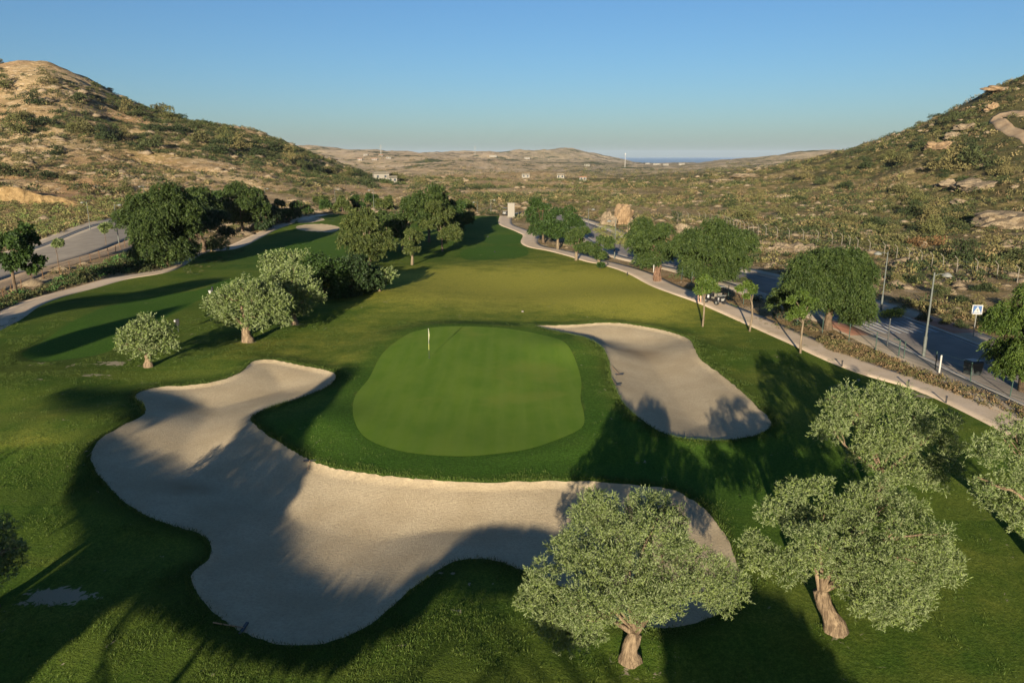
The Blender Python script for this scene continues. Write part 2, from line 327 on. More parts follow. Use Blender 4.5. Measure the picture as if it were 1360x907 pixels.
def leaf_mat(name, ca, cb, back=None, trans=0.25, rough=0.6):
    k = NT(name, rough, 0.25)
    g = k.n.new('ShaderNodeNewGeometry'); col = k.mix(g.outputs['Random Per Island'], ca, cb)
    cl = k.noise(1.1, 4, 0.7); col = k.mix(k.ramp(cl, 0.38, 0.62), k.mix(1.0, col, (0.62, 0.68, 0.62), 'MULTIPLY'), k.mix(1.0, col, (1.22, 1.18, 1.1), 'MULTIPLY'))  # lighter and darker clumps painted into the leaf colour, standing in for crown shading
    if back: col = k.mix(g.outputs['Backfacing'], col, back)
    k.color(col)
    tr = k.n.new('ShaderNodeBsdfTranslucent'); k.l.new(k.mix(1.0, col, (1.1, 1.25, 0.6), 'MULTIPLY'), tr.inputs[0])
    mx = k.n.new('ShaderNodeMixShader'); mx.inputs[0].default_value = trans
    k.l.new(k.b.outputs[0], mx.inputs[1]); k.l.new(tr.outputs[0], mx.inputs[2]); k.l.new(mx.outputs[0], k.n['Material Output'].inputs[0])
    return k.m
M['olive'] = leaf_mat('olive_leaves', (0.048, 0.080, 0.018), (0.172, 0.222, 0.062), (0.175, 0.21, 0.095), 0.2)
M['pepper'] = leaf_mat('pepper_leaves', (0.026, 0.050, 0.012), (0.064, 0.092, 0.022))
M['leafy'] = leaf_mat('broad_leaves', (0.020, 0.045, 0.010), (0.048, 0.084, 0.018))
M['poplar'] = leaf_mat('grey_green_leaves', (0.042, 0.064, 0.016), (0.092, 0.110, 0.030))
M['darkleaf'] = leaf_mat('dark_leaves', (0.016, 0.034, 0.011), (0.038, 0.062, 0.020), None, 0.12)
M['lime'] = leaf_mat('fresh_leaves', (0.038, 0.070, 0.012), (0.085, 0.125, 0.022))
def tint_mat(name):
    k = NT(name, 0.85, 0.1); g = k.n.new('ShaderNodeNewGeometry')
    k.color(k.mix(1.0, k.acol('tint'), k.mix(g.outputs['Random Per Island'], (0.7, 0.7, 0.7), (1.25, 1.25, 1.2)), 'MULTIPLY')); return k.m
M['scrub'] = tint_mat('scrub_leaves')
def bark(name, a, b):
    k = NT(name, 0.95, 0.1); n = k.noise(3.0, 6, 0.7, (2.5, 2.5, 0.6)); k.color(k.mix(k.ramp(n, 0.35, 0.65), a, b)); k.bump(n, 1.0, 0.12); return k.m
M['bark_olive'] = bark('olive_bark', (0.085, 0.06, 0.038), (0.25, 0.185, 0.115)); M['bark'] = bark('brown_bark', (0.06, 0.043, 0.028), (0.14, 0.10, 0.065))
M['bark_pale'] = bark('pale_bark', (0.11, 0.085, 0.055), (0.21, 0.165, 0.11))

# ------------------------------------------------------------------ object helpers
def mesh_np(name, V, F, mat, parent=None, attrs=None, smooth_=False):
    """V (n,3), F (m,3) or (m,4) or list of those"""
    me = bpy.data.meshes.new(name); V = np.asarray(V, np.float32)
    Fs = [f for f in (F if isinstance(F, list) else [F]) if len(f)]
    me.vertices.add(len(V)); me.vertices.foreach_set('co', V.ravel())
    tot = np.concatenate([np.full(len(f), f.shape[1], np.int32) for f in Fs]); idx = np.concatenate([f.ravel() for f in Fs]).astype(np.int32)
    me.loops.add(len(idx)); me.loops.foreach_set('vertex_index', idx)
    me.polygons.add(len(tot)); me.polygons.foreach_set('loop_start', (np.cumsum(tot) - tot).astype(np.int32))
    me.update(calc_edges=True)
    if smooth_: me.polygons.foreach_set('use_smooth', np.ones(len(tot), bool))
    for k, v in (attrs or {}).items():
        v = np.asarray(v, np.float32)
        if v.ndim == 1: me.attributes.new(k, 'FLOAT', 'POINT').data.foreach_set('value', v)
        else: me.attributes.new(k, 'FLOAT_COLOR', 'POINT').data.foreach_set('color', np.concatenate([v, np.ones((len(v), 1), np.float32)], 1).ravel())
    me.materials.append(mat if not isinstance(mat, str) else M[mat])
    o = bpy.data.objects.new(name, me); COL.objects.link(o)
    if parent: o.parent = parent
    return o
def tag(o, label=None, cat=None, group=None, kind=None):
    for k, v in (('label', label), ('category', cat), ('group', group), ('kind', kind)):
        if v: o[k] = v
    return o
def empty(name, loc, label, cat, group=None, rz=0.0):
    o = bpy.data.objects.new(name, None); COL.objects.link(o); o.location = loc; o.rotation_euler = (0, 0, rz); o.empty_display_size = 0.3
    return tag(o, label, cat, group)
def copy_tree(o, parent=None):
    c = o.copy(); COL.objects.link(c)
    if parent: c.parent = parent
    for ch in o.children: copy_tree(ch, c)
    return c
class MB:
    def __init__(s): s.v = []; s.f = []
    def _add(s, v, f):
        n = len(s.v); s.v += [tuple(q) for q in v]; s.f += [tuple(i + n for i in q) for q in f]; return s
    def box(s, c, d, rz=0.0, bev=0.0, taper=1.0):
        x, y, z = (q / 2 for q in d); ca, sa = math.cos(rz), math.sin(rz); pts = []
        b = min(bev, x * .45, y * .45)
        ring = [(-x + b, -y), (x - b, -y), (x, -y + b), (x, y - b), (x - b, y), (-x + b, y), (-x, y - b), (-x, -y + b)] if b else [(-x, -y), (x, -y), (x, y), (-x, y)]
        for zz, t in ((-z, 1.0), (z, taper)):
            for a, e in ring: a *= t; e *= t; pts.append((c[0] + a * ca - e * sa, c[1] + a * sa + e * ca, c[2] + zz))
        n = len(ring); f = [tuple(range(n - 1, -1, -1)), tuple(range(n, 2 * n))] + [(i, (i + 1) % n, n + (i + 1) % n, n + i) for i in range(n)]
        return s._add(pts, f)
    def tube(s, pts, rad, n=8, cap=True, jit=0.0, seed=0):
        rng = random.Random(seed); P = [Vector(p) for p in pts]; rad = rad if isinstance(rad, (list, tuple)) else [rad] * len(P)
        base = len(s.v); U = None
        for i, p in enumerate(P):
            d = (P[min(i + 1, len(P) - 1)] - P[max(i - 1, 0)]).normalized()
            if U is None: U = d.orthogonal().normalized()
            U = (U - d * U.dot(d)).normalized(); W = d.cross(U)
            for k in range(n):
                a = 2 * math.pi * k / n; r = rad[i] * (1 + jit * (rng.random() - 0.5))
                s.v.append(tuple(p + (U * math.cos(a) + W * math.sin(a)) * r))
        for i in range(len(P) - 1):
            for k in range(n):
                a = base + i * n + k; b = base + i * n + (k + 1) % n; s.f.append((a, b, b + n, a + n))
        if cap: s.f.append(tuple(base + k for k in range(n - 1, -1, -1))); s.f.append(tuple(base + (len(P) - 1) * n + k for k in range(n)))
        return s
    def disc(s, c, r, axis='z', h=0.05, n=16):
        d = {'x': Vector((h / 2, 0, 0)), 'y': Vector((0, h / 2, 0)), 'z': Vector((0, 0, h / 2))}[axis]; c = Vector(c)
        return s.tube([c - d, c + d], r, n)
    def poly(s, pts): return s._add(pts, [tuple(range(len(pts)))])
    def build(s, name, mat, parent=None, smooth_=False):
        me = bpy.data.meshes.new(name); me.from_pydata(s.v, [], s.f); me.materials.append(M[mat])
        if smooth_: me.polygons.foreach_set('use_smooth', [True] * len(me.polygons))
        me.update(); o = bpy.data.objects.new(name, me); COL.objects.link(o)
        if parent: o.parent = parent
        return o

# ------------------------------------------------------------------ terrain mesh
def axis_pts(fine, inner, g, far, start=0.0):
    v = [start]; d = fine
    while v[-1] < inner: v.append(v[-1] + fine)
    while v[-1] < far: d = fine + g * (v[-1] - inner); v.append(v[-1] + d)
    return np.array(v)
_xp = axis_pts(0.28, 33, 0.015, 5200); GX = np.concatenate([-_xp[:0:-1], _xp])
_yp = axis_pts(0.26, 76, 0.013, 6200, 14.0); GY = np.concatenate([np.arange(-60, 13.9, 2.0), _yp])
XX, YY = np.meshgrid(GX, GY); nx, ny = len(GX), len(GY)
X1, Y1 = XX.ravel(), YY.ravel()
SD = all_sds(X1, Y1)
Z1 = hbase(X1, Y1) + features(X1, Y1, SD)
# turf outline
tl = [ground(a, b)[:2] for a, b in [(-70, 462), (0, 428), (31, 408), (72, 393), (118, 381), (158, 370), (206, 362), (230, 353), (243, 344), (266, 334), (300, 331), (325, 322), (345, 312), (362, 304), (400, 292), (430, 285), (500, 284), (600, 286), (664, 287)]]
tr = [ground(a, b)[:2] for a, b in [(671, 297), (683, 303), (698, 309), (705, 313), (703, 322), (713, 328), (735, 332), (760, 338), (790, 347), (806, 350), (829, 356), (856, 366), (885, 381), (910, 391), (951, 405), (1012, 430), (1066, 453), (1118, 476), (1172, 496), (1243, 517), (1340, 562), (1440, 612)]]
P_TURF = np.array([(-80, -58), (-60, 20)] + [tuple(p) for p in tl] + [tuple(p) for p in tr] + [(30, 20), (60, -58)])
SD['turf'] = sdf(X1, Y1, P_TURF, 30); 
_mm = np.abs(SD['turf']) < 3
SD['turf'][_mm] += 0.25 * fbm(X1[_mm] * 0.8, Y1[_mm] * 0.8, 3, 3)
for k, q in (('b0', 0.10), ('b1', 0.10)):
    m = np.abs(SD[k]) < 2; SD[k][m] += q * fbm(X1[m] * 1.7, Y1[m] * 1.7, 5, 2)
sd_tee = np.minimum(sdf(X1, Y1, P_TA, 4), sdf(X1, Y1, P_TB, 4)); sd_lfw = sdf(X1, Y1, P_LFW, 4)
def blob(lst):
    r = np.zeros(X1.shape)
    for px, py, rx, ry, a in lst:
        g = ground(px, py); r += a * np.exp(-((X1 - g[0]) / rx) ** 2 - ((Y1 - g[1]) / ry) ** 2)
    return r
dry = blob([(720, 385, 16, 13, 0.50), (690, 360, 22, 20, 0.35), (480, 450, 9, 8, 0.30), (420, 480, 7, 4, 0.28), (860, 400, 14, 14, 0.35), (560, 380, 16, 10, 0.25), (800, 380, 9, 14, 0.5), (600, 365, 12, 9, 0.45), (880, 415, 5, 5, 0.35), (760, 340, 10, 22, 0.4), (1020, 500, 5, 4, 0.35), (960, 450, 4, 4, 0.3), (330, 470, 5, 3, 0.3), (90, 560, 4, 3, 0.3), (1250, 760, 3, 3, 0.25), (560, 400, 9, 7, 0.35), (350, 455, 3, 1.5, 0.4), (35, 600, 3, 1.2, 0.5)])
lush = blob([(620, 620, 13, 4, 0.7), (1010, 640, 12, 9, 0.5), (260, 480, 10, 6, 0.3), (60, 650, 10, 9, 0.45), (560, 830, 10, 4, 0.4), (430, 575, 6, 5, 0.4), (860, 600, 9, 5, 0.5), (650, 300, 12, 50, 0.5), (420, 330, 20, 30, 0.7)])
lush += 0.5 * sst(3.0, 0.4, SD['green']) * (SD['green'] > 0) + 0.75 * sst(0.15, -0.1, sd_tee) + 0.85 * sst(0.15, -0.1, sd_lfw)
rough_ = blob([(140, 620, 5, 6, 0.9), (300, 870, 6, 4, 0.9), (560, 880, 7, 4, 0.6), (90, 460, 5, 5, 0.6), (60, 400, 8, 12, 0.7), (900, 480, 4, 5, 0.5), (350, 400, 14, 20, 0.4), (20, 480, 10, 8, 0.8)])
rough_ += 0.8 * sst(1.4, 0.1, np.minimum(SD['b0'], SD['b1'])); rough_ *= sst(-0.1, 0.3, np.minimum(SD['green'], np.minimum(sd_lfw, sd_tee)))
bare = blob([(155, 484, 1.3, 1.1, 0.9), (125, 503, 2.0, 0.7, 0.55), (52, 485, 0.9, 0.5, 0.7), (98, 487, 1.0, .6, 0.5), (55, 797, 1.1, .45, 0.85), (92, 800, 1.0, 0.35, 0.85), (75, 790, 1.2, .4, .7), (836, 884, 0.9, .7, 0.5), (1112, 842, .9, .6, 0.5), (330, 457, 1.3, .8, .6), (391, 432, 1, .7, .5), (198, 490, .8, .6, .5), (225, 552, .4, .3, .4), (1125, 515, 2, 1, .5), (1210, 525, 3, 1.2, .6)])
damp = blob([(850, 466, 2.6, 3.0, 0.75), (880, 480, 2.0, 2.0, 0.3), (230, 640, 3, 1.5, 0.7), (470, 560, 3, 3, .3), (620, 680, 5, 1.5, 0.35)])
scr = 0.28 * fbm(X1 / 70, Y1 / 60, 21, 3) + 0.22 + 0.25 * np.clip(X1 / 120, -0.4, 1)
R1 = np.hypot(X1, Y1)
_r = np.arange(ny - 1)[:, None] * nx + np.arange(nx - 1)[None]; _r = _r.ravel()
TRI = np.concatenate([np.stack([_r, _r + 1, _r + nx + 1], 1), np.stack([_r, _r + nx + 1, _r + nx], 1)])
_c = (np.abs(X1[TRI[:, 0]]) < Y1[TRI[:, 0]] * 1.25 + 90)            # beyond a wide wedge nothing could ever be seen
TRI = TRI[_c]
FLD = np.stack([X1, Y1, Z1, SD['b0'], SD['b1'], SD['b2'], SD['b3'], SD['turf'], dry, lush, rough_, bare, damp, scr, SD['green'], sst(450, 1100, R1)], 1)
def clip(F, T, col):
    s = F[:, col]; ins = s[T] < 0; n = ins.sum(1); mixed = np.where((n == 1) | (n == 2))[0]
    Tin = [T[n == 3]]; Tout = [T[n == 0]]; new = []; cache = {}; base = len(F)
    def cut(a, b):
        k = (a, b) if a < b else (b, a)
        if k not in cache:
            a, b = k; t = s[a] / (s[a] - s[b]); row = F[a] + (F[b] - F[a]) * t; row[col] = 0.0; cache[k] = base + len(new); new.append(row)
        return cache[k]
    ti, to = [], []
    for q in mixed:
        a, b, c = (int(v) for v in T[q]); ia, ib, ic = ins[q]
        for _ in range(3):
            if (ia != ib) and (ia != ic): break
            a, b, c, ia, ib, ic = b, c, a, ib, ic, ia
        ab, ac = cut(a, b), cut(a, c)
        (ti if ia else to).append((a, ab, ac)); (to if ia else ti).extend([(ab, b, c), (ab, c, ac)])
    if new: F = np.concatenate([F, np.array(new)])
    if ti: Tin.append(np.array(ti))
    if to: Tout.append(np.array(to))
    return F, np.concatenate(Tin), np.concatenate(Tout)
def emit(name, F, T, mat, attrs, dz=0.0):
    u, inv = np.unique(T.ravel(), return_inverse=True); f = F[u]
    V = f[:, :3].copy(); V[:, 2] += dz
    return mesh_np(name, V, inv.reshape(-1, 3), mat, None, {k: f[:, c] for k, c in attrs.items()}, True)
sand_lab = ['large pale sand bunker wrapping round the front of the putting green', 'pale sand bunker behind and right of the putting green', 'small distant sand bunker in shade, the wider of two', 'small distant sand bunker in shade, the narrower of two']
for i in range(4):
    FLD, tin, TRI = clip(FLD, TRI, 3 + i)
    o = emit('bunker_sand', FLD, tin, 'sand', {'damp': 12}); tag(o, sand_lab[i], 'bunker', None, 'structure')
FLD, tin, TRI = clip(FLD, TRI, 7)
tag(emit('golf_turf', FLD, tin, 'turf', {'dry': 8, 'lush': 9, 'rough': 10, 'bare': 11}), 'mown golf turf of fairway and rough', 'ground', None, 'structure')
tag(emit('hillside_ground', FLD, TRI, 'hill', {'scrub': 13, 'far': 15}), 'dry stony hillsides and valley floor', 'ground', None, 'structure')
F2, tin2, _ = clip(FLD, tin, 14)
tag(emit('putting_green', F2, tin2, 'green', {}, 0.025), 'smooth oval putting green', 'green', None, 'structure')
del F2, tin2
# sea
tag(MB().box((0, 13900, -75), (60000, 20000, 20)).build('sea', 'glass'), 'blue strip of sea on the horizon', 'sea', None, 'structure')
k = NT('sea_water', 0.35, 0.5); k.color((0.02, 0.06, 0.11)); bpy.data.objects['sea'].data.materials[0] = k.m

GXI, GYI = GX, GY; ZG = Z1.reshape(ny, nx)
def zg(x, y):
    """height of the built terrain mesh (same triangles)"""
    i = int(np.clip(np.searchsorted(GX, x) - 1, 0, nx - 2)); j = int(np.clip(np.searchsorted(GY, y) - 1, 0, ny - 2))
    fx = (x - GX[i]) / (GX[i + 1] - GX[i]); fy = (y - GY[j]) / (GY[j + 1] - GY[j])
    a, b, c, d = ZG[j, i], ZG[j, i + 1], ZG[j + 1, i + 1], ZG[j + 1, i]
    return float(a + (b - a) * fx + (c - b) * fy if fx > fy else a + (c - d) * fx + (d - a) * fy)
def gpt(px, py, dz=0.0):
    p = ground(px, py); return Vector((p[0], p[1], zg(p[0], p[1]) + dz))
def resample(P, step):
    P = np.asarray(P, float); d = np.concatenate([[0], np.cumsum(np.hypot(*np.diff(P, axis=0).T))]); n = max(2, int(d[-1] / step) + 1); t = np.linspace(0, d[-1], n)
    return np.stack([np.interp(t, d, P[:, 0]), np.interp(t, d, P[:, 1])], 1)
def ribbon(name, line, a, b, lift, mat, nacross=5, thick=0.25, step=0.8, dash=None):
    """strip draped on the ground from offset a to offset b (right of travel is positive) of a centre line, with sides"""
    L = resample(line, step); T = np.gradient(L, axis=0); T /= np.hypot(T[:, 0], T[:, 1])[:, None] + 1e-9; N = np.stack([T[:, 1], -T[:, 0]], 1)
    offs = np.linspace(a, b, nacross); V = []; F = []
    for i in range(len(L)):
        row = [(L[i, 0] + N[i, 0] * o, L[i, 1] + N[i, 1] * o) for o in offs]
        zz = [zg(*p) for p in row]
        V.append((row[0][0], row[0][1], zz[0] - thick))
        V += [(p[0], p[1], z + lift) for p, z in zip(row, zz)]
        V.append((row[-1][0], row[-1][1], zz[-1] - thick))
    w = nacross + 2
    for i in range(len(L) - 1):
        if dash and int(i * step / dash) % 2: continue
        for j in range(w - 1): F.append((i * w + j, i * w + j + 1, (i + 1) * w + j + 1, (i + 1) * w + j))
    return mesh_np(name, np.array(V), np.array(F)[:, ::-1], mat)
RP = smooth(gpoly([(672, 287), (671, 297), (683, 303), (698, 309), (705, 313), (703, 322), (713, 328), (735, 332), (760, 338), (790, 347), (806, 350), (829, 356), (856, 366), (885, 381), (910, 391), (951, 405), (1012, 430), (1066, 453), (1118, 476), (1172, 496), (1243, 517), (1340, 562), (1440, 612)]), False, 4)
tag(ribbon('cart_path', RP, -1.55, 1.55, 0.02, 'path'), 'pale winding cart path along the right side', 'path', None, 'structure')
LP = smooth(gpoly([(-70, 462), (0, 428), (31, 408), (72, 393), (118, 381), (158, 370), (206, 362), (230, 353), (243, 344), (266, 334), (300, 331), (325, 322), (345, 312), (362, 304), (400, 292), (430, 285)]), False, 4)
tag(ribbon('cart_path', LP, -1.5, 1.5, 0.02, 'path'), 'pale cart path curving along the left side', 'path', None, 'structure')
RR = smooth(gpoly([(1480, 560), (1345, 503), (1240, 457), (1150, 421), (1060, 392), (990, 371), (900, 350), (850, 339), (822, 326), (795, 311), (770, 299), (735, 288), (700, 283), (690, 282)]), False, 4)
tag(ribbon('asphalt_road', RR, -3.3, 3.3, 0.03, 'asphalt'), 'asphalt road running up the right side of the valley', 'road', None, 'structure')
tag(ribbon('kerb', RR, 3.3, 3.5, 0.13, 'kerb', 2), 'kerb on the far side of the road', 'kerb', None, 'structure')
tag(ribbon('kerb', RR, -3.5, -3.3, 0.13, 'kerb', 2), 'kerb on the near side of the road', 'kerb', None, 'structure')
tag(ribbon('pavement', RR, 3.5, 6.0, 0.12, 'pavement', 3), 'pavement on the far side of the road', 'pavement', None, 'structure')
tag(ribbon('pavement', RR, -5.6, -3.5, 0.12, 'pavement', 3), 'pavement on the near side of the road', 'pavement', None, 'structure')
for o_, nm in ((-3.05, 'near'), (3.0, 'far')):
    tag(ribbon('road_marking', RR, o_ - 0.06, o_ + 0.06, 0.036, 'paint', 2, -0.034), 'white edge line on the %s side of the road' % nm, 'marking', None, 'structure')
RRs = resample(RR, 0.25); _i0 = int(np.argmin(np.hypot(*(RRs - np.array(ground(1160, 436)[:2])).T)))
for q in range(9):
    seg = RRs[_i0 - 9:_i0 + 9]
    tag(ribbon('crossing_stripe', seg, -2.7 + q * 0.65, -2.35 + q * 0.65, 0.037, 'paint', 2, -0.034, 0.4), 'white painted stripe of the pedestrian crossing', 'marking', 'stripes of the zebra crossing', 'structure')
for s_, (a, b) in ((1, (3.52, 5.9)), (-1, (-5.5, -3.52))):
    tag(ribbon('tactile_paving', RRs[_i0 - 12:_i0 + 12], a, b, 0.127, 'paver_red', 3, -0.11), 'red paving at the %s end of the zebra crossing' % ('far' if s_ > 0 else 'near'), 'paving', None, 'structure')
LR = smooth(gpoly([(-90, 402), (0, 373), (30, 362), (75, 350), (130, 334), (168, 320), (230, 297), (300, 278), (360, 270)]), False, 4)
tag(ribbon('asphalt_road', LR, -13.0, 0, 0.04, 'asphalt_pale', 8), 'wide worn pale road beyond the left fence', 'road', None, 'structure')
tag(ribbon('pavement', LR, -17.0, -13.2, 0.14, 'pavement', 4), 'pavement on the hill side of the pale road', 'pavement', None, 'structure')
tag(ribbon('kerb', LR, -13.2, -13.0, 0.15, 'kerb', 2), 'kerb on the hill side of the pale road', 'kerb', None, 'structure')
tag(ribbon('dirt_verge', LR, 0.0, 4.2, 0.03, 'dust', 4), 'dusty verge between pale road and wire fence', 'ground', None, 'structure')
DT = smooth(gpoly([(1420, 210), (1360, 182), (1335, 170), (1322, 160), (1340, 153), (1400, 150)]), False, 4)
tag(ribbon('dirt_track', DT, -2.2, 2.2, 0.15, 'dust', 6, 0.6, 1.5), 'pale dirt track bending round the right hill', 'track', None, 'structure')

# ------------------------------------------------------------------ trees
def unit(v): return v / (np.linalg.norm(v, axis=1, keepdims=True) + 1e-9)
def leaves(P, D, L, W, rng):
    """one pointed leaf (a rhombus) per row, growing from P along D"""
    n = len(P); D = unit(D); S_ = unit(np.cross(D, rng.normal(size=(n, 3)))); L = np.broadcast_to(L, n)[:, None]; W = np.broadcast_to(W, n)[:, None]
    mid = P + D * L * 0.45
    V = np.stack([P, mid + S_ * W * 0.5, P + D * L, mid - S_ * W * 0.5], 1).reshape(-1, 3)
    return V
def quads(n, base=0): return (np.arange(n * 4).reshape(n, 4) + base)
def crown_cloud(lobes, mode, dens, leaf_px, mpp, rng, minleaf=0.10, wratio=0.27, fill=0.35):
    """leaf rhombi around a list of lobes (centre, radius); shoots point outwards so the outline is feathery"""
    Vs = []
    small = []
    for c, r in lobes:            # every lobe is a handful of sprays with gaps between them
        m = 9 if mode == 'olive' else 10 if mode == 'leafy' else 11
        ph = rng.rand() * 6.28
        for j in range(m):
            zc = 1 - 1.75 * (j + .5) / m; a = ph + j * 2.399 + rng.normal() * .25; q = math.sqrt(max(0, 1 - zc * zc)); f = r * (0.62 + 0.30 * rng.rand())
            small.append(((c[0] + q * math.cos(a) * f, c[1] + q * math.sin(a) * f, c[2] + zc * f * (0.85 if mode != 'weep' else .8)), r * (0.22 + 0.18 * rng.rand()) * (1.45 if mode == 'weep' else 1.15 if mode == 'leafy' else 1.0)))
    lobes = small
    for c, r in lobes:
        c = np.array(c); ll = max(minleaf, leaf_px * mpp); area = ll * ll * wratio * 0.5
        nl = int(dens * 4 * math.pi * r * r / area); k = 9 if mode != 'weep' else 12
        ns = max(6, nl // k)
        d = unit(rng.normal(size=(ns, 3)))
        if mode == 'weep':
            d[:, 2] = np.abs(d[:, 2]) * 0.9 - 0.25; d = unit(d)
            st = c + d * (r * (0.55 + 0.5 * rng.random((ns, 1)))) * np.array([1, 1, 0.9])
            sl = (0.55 + 0.7 * rng.random(ns)) * r * 0.95
            hd = unit(np.stack([d[:, 0] * 0.35, d[:, 1] * 0.35, -1 + 0 * d[:, 0]], 1) + 0.12 * rng.normal(size=(ns, 3)))
            t = np.linspace(0, 1, k)[None, :, None]
            out = d * np.array([1, 1, 0.3]) * 0.25 * r
            P = st[:, None] + hd[:, None] * (t * sl[:, None, None]) + out[:, None] * np.sqrt(t)
            DD = hd[:, None] + 0.75 * rng.normal(size=(ns, k, 3)) * np.array([1, 1, 0.5])
        else:
            rr = r * (1 - fill * rng.random((ns, 1)) ** 1.6)
            # small bumps make sub-clumps
            bump = 0.76 + 0.34 * np.abs(np.sin(d[:, :1] * 5.1 + c[0] * 3) * np.cos(d[:, 1:2] * 4.7 + c[1] * 2) + 0.6 * np.sin(d[:, 2:] * 6.3 + c[2] * 5))
            st = c + d * rr * bump * np.array([1, 1, 0.86])
            sh = (0.6 + 0.8 * rng.random(ns)) * np.minimum(ll * (2.6 if mode == 'olive' else 1.4), 0.85 * r)
            up = np.array([0, 0, 0.55 if mode == 'olive' else 0.15])
            hd = unit(d + up + 0.38 * rng.normal(size=(ns, 3)))
            t = np.linspace(0, 1, k)[None, :, None]
            P = st[:, None] + hd[:, None] * (t * sh[:, None, None])
            DD = hd[:, None] * (0.9 if mode == 'olive' else 0.3) + 0.62 * rng.normal(size=(ns, k, 3))
        P = P.reshape(-1, 3); DD = DD.reshape(-1, 3)
        Vs.append(leaves(P, DD, ll * (0.7 + 0.6 * rng.random(len(P))), ll * wratio * (0.8 + 0.5 * rng.random(len(P))), rng))
    return np.concatenate(Vs)
def limb_pts(a, b, rng, sag=0.0, n=5, wob=0.08):
    a = np.array(a, float); b = np.array(b, float); L = np.linalg.norm(b - a); out = []
    off = rng.normal(size=3) * wob * L
    for i in range(n):
        t = i / (n - 1); out.append(tuple(a + (b - a) * t + off * math.sin(math.pi * t) + np.array([0, 0, sag * L * math.sin(math.pi * t)])))
    return out
def plant_tree(name, base, lobes, label, cat, group, mode='olive', leaf='olive', bark_='bark_olive', tr=0.25, fork=0.3, dens=0.5, leaf_px=5.0, seed=1, flare=1.7, lean=None, nlimb=7, minleaf=0.085, wratio=0.25, stems=1, limb_r=0.32):
    """lobes: world-space (centre, radius). The tree is an Empty at the foot with children trunk and crown (and limb)"""
    rng = np.random.RandomState(seed); base = Vector(base); dist = max((base - cam.location).length, 8); mpp = dist / FPX
    root = empty(name, base, label, cat, group)
    L = [((c[0] - base[0], c[1] - base[1], c[2] - base[2]), r) for c, r in lobes]
    V = crown_cloud(L, mode, dens, leaf_px, mpp, rng, minleaf, wratio)
    V = V.reshape(-1, 4, 3); V = V[V[:, :, 2].min(1) > 0.12].reshape(-1, 3)
    mesh_np('crown', V, quads(len(V) // 4), leaf, root)
    top = max(c[2] for c, r in L); cen = np.mean([c for c, r in L], axis=0)
    fk = np.array([0, 0, top * fork]) if lean is None else np.array(lean, float)
    mb = MB(); n = 6; pts = []; rad = []
    side = rng.normal(size=3) * 0.06 * fk[2]
    for i in range(n):
        t = i / (n - 1); p = fk * t + side * math.sin(math.pi * t); p[2] -= (0.45 if i == 0 else 0.0); pts.append(tuple(p)); rad.append(tr * (flare - (flare - 1) * min(1, t * 2.6)) * (1 - 0.18 * t))
    for s_ in range(stems):
        o_ = np.array([0.0, 0, 0]) if stems == 1 else np.array([math.cos(s_ * 2.2), math.sin(s_ * 2.2), 0]) * tr * 0.8
        mb.tube([tuple(np.array(p) + o_ * (0.6 + i * 0.25)) for i, p in enumerate(pts)], [r * (1 if stems == 1 else 0.6) for r in rad], 12, True, 0.28 if flare > 1.5 else 0.12, seed + s_)
    mb.build('trunk', bark_, root, True)
    idx = sorted(range(len(L)), key=lambda i: -L[i][1]); idx = [idx[i] for i in rng.permutation(min(len(idx), nlimb + 4))[:nlimb]]
    lb = MB()
    for q, i in enumerate(idx):
        c, r = L[i]; P = limb_pts(fk * 0.93, np.array(c) * np.array([1, 1, 1]) + np.array([0, 0, r * 0.2]), rng, 0.12, 6)
        r0 = tr * limb_r * (0.8 + 0.5 * rng.rand()); lb.tube(P, [r0 * (1 - 0.16 * k) for k in range(6)], 7, True, 0.15, q)
        for z in range(3):
            d = rng.normal(size=3); d[2] = abs(d[2]); d /= np.linalg.norm(d)
            lb.tube(limb_pts(P[3], np.array(c) + d * r * 0.8, rng, 0, 4), [r0 * 0.4, r0 * .3, r0 * .2, r0 * .1], 5, False)
    lb.build('limbs', bark_, root, True)
    return root
def px_lobes(base, spec, rscale=1.0):
    """spec rows (px, py, radius in px, offset in depth): each lobe at its real place on that sight line"""
    out = []
    rscale *= 1.10 if spec[0][2] < 25 and len(spec) < 12 else 0.84
    for px, py, r, dy in spec:
        p = at_pixel(px, py, base[1] + dy + (0.5 * math.sin(px * 1.7 + py) if r > 24 else 0)); out.append((tuple(p), r * depth(p) / FPX * rscale))
    return out
def auto_lobes(base, cx, cy, w, h, n, seed, r0=0.34):
    n = int(n * 1.35); r0 *= 0.84
    """n lobes spread through an ellipsoid crown whose picture centre and size (px) are given"""
    rng = random.Random(seed); c = at_pixel(cx, cy, base[1]); m = depth(c) / FPX; W, H = w * m / 2 * 1.1, h * m / 2 * 1.1; out = []
    for i in range(n):
        while True:
            x, y, z = (rng.uniform(-1, 1) for _ in range(3))
            if 0.25 < x * x + y * y + z * z < 1: break
        r = r0 * (0.8 + 0.45 * rng.random())
        q = (1.06 - r * 0.8) * rng.uniform(0.86, 1.14)
        out.append(((c[0] + x * W * q, c[1] + y * W * q * 0.9, c[2] + z * H * q), r * (W * H) ** 0.5))
    return out
OG = 'olive trees on the golf course'
O1 = [(798,672,28,2),(860,678,34,2),(895,690,25,1.5),(784,699,40,1.2),(825,708,40,1),(866,713,45,.5),(757,737,35,.6),(904,728,32,.6),(716,766,26,.2),(701,796,22,0),(789,758,42,-.5),(836,766,48,-.8),(889,763,45,-.3),(942,758,34,.3),(969,778,28,.2),(954,800,22,.2),(925,785,34,-.3),(736,805,36,-.3),(778,805,38,-.8),(825,800,34,-1.0),(866,795,36,-.8),(748,840,28,-.4),(783,838,26,-.9),(751,858,16,-.6),(800,815,28,-.9),(858,806,30,-.6),(885,800,26,-.2),(735,828,24,-.2),(766,852,18,-.9)]
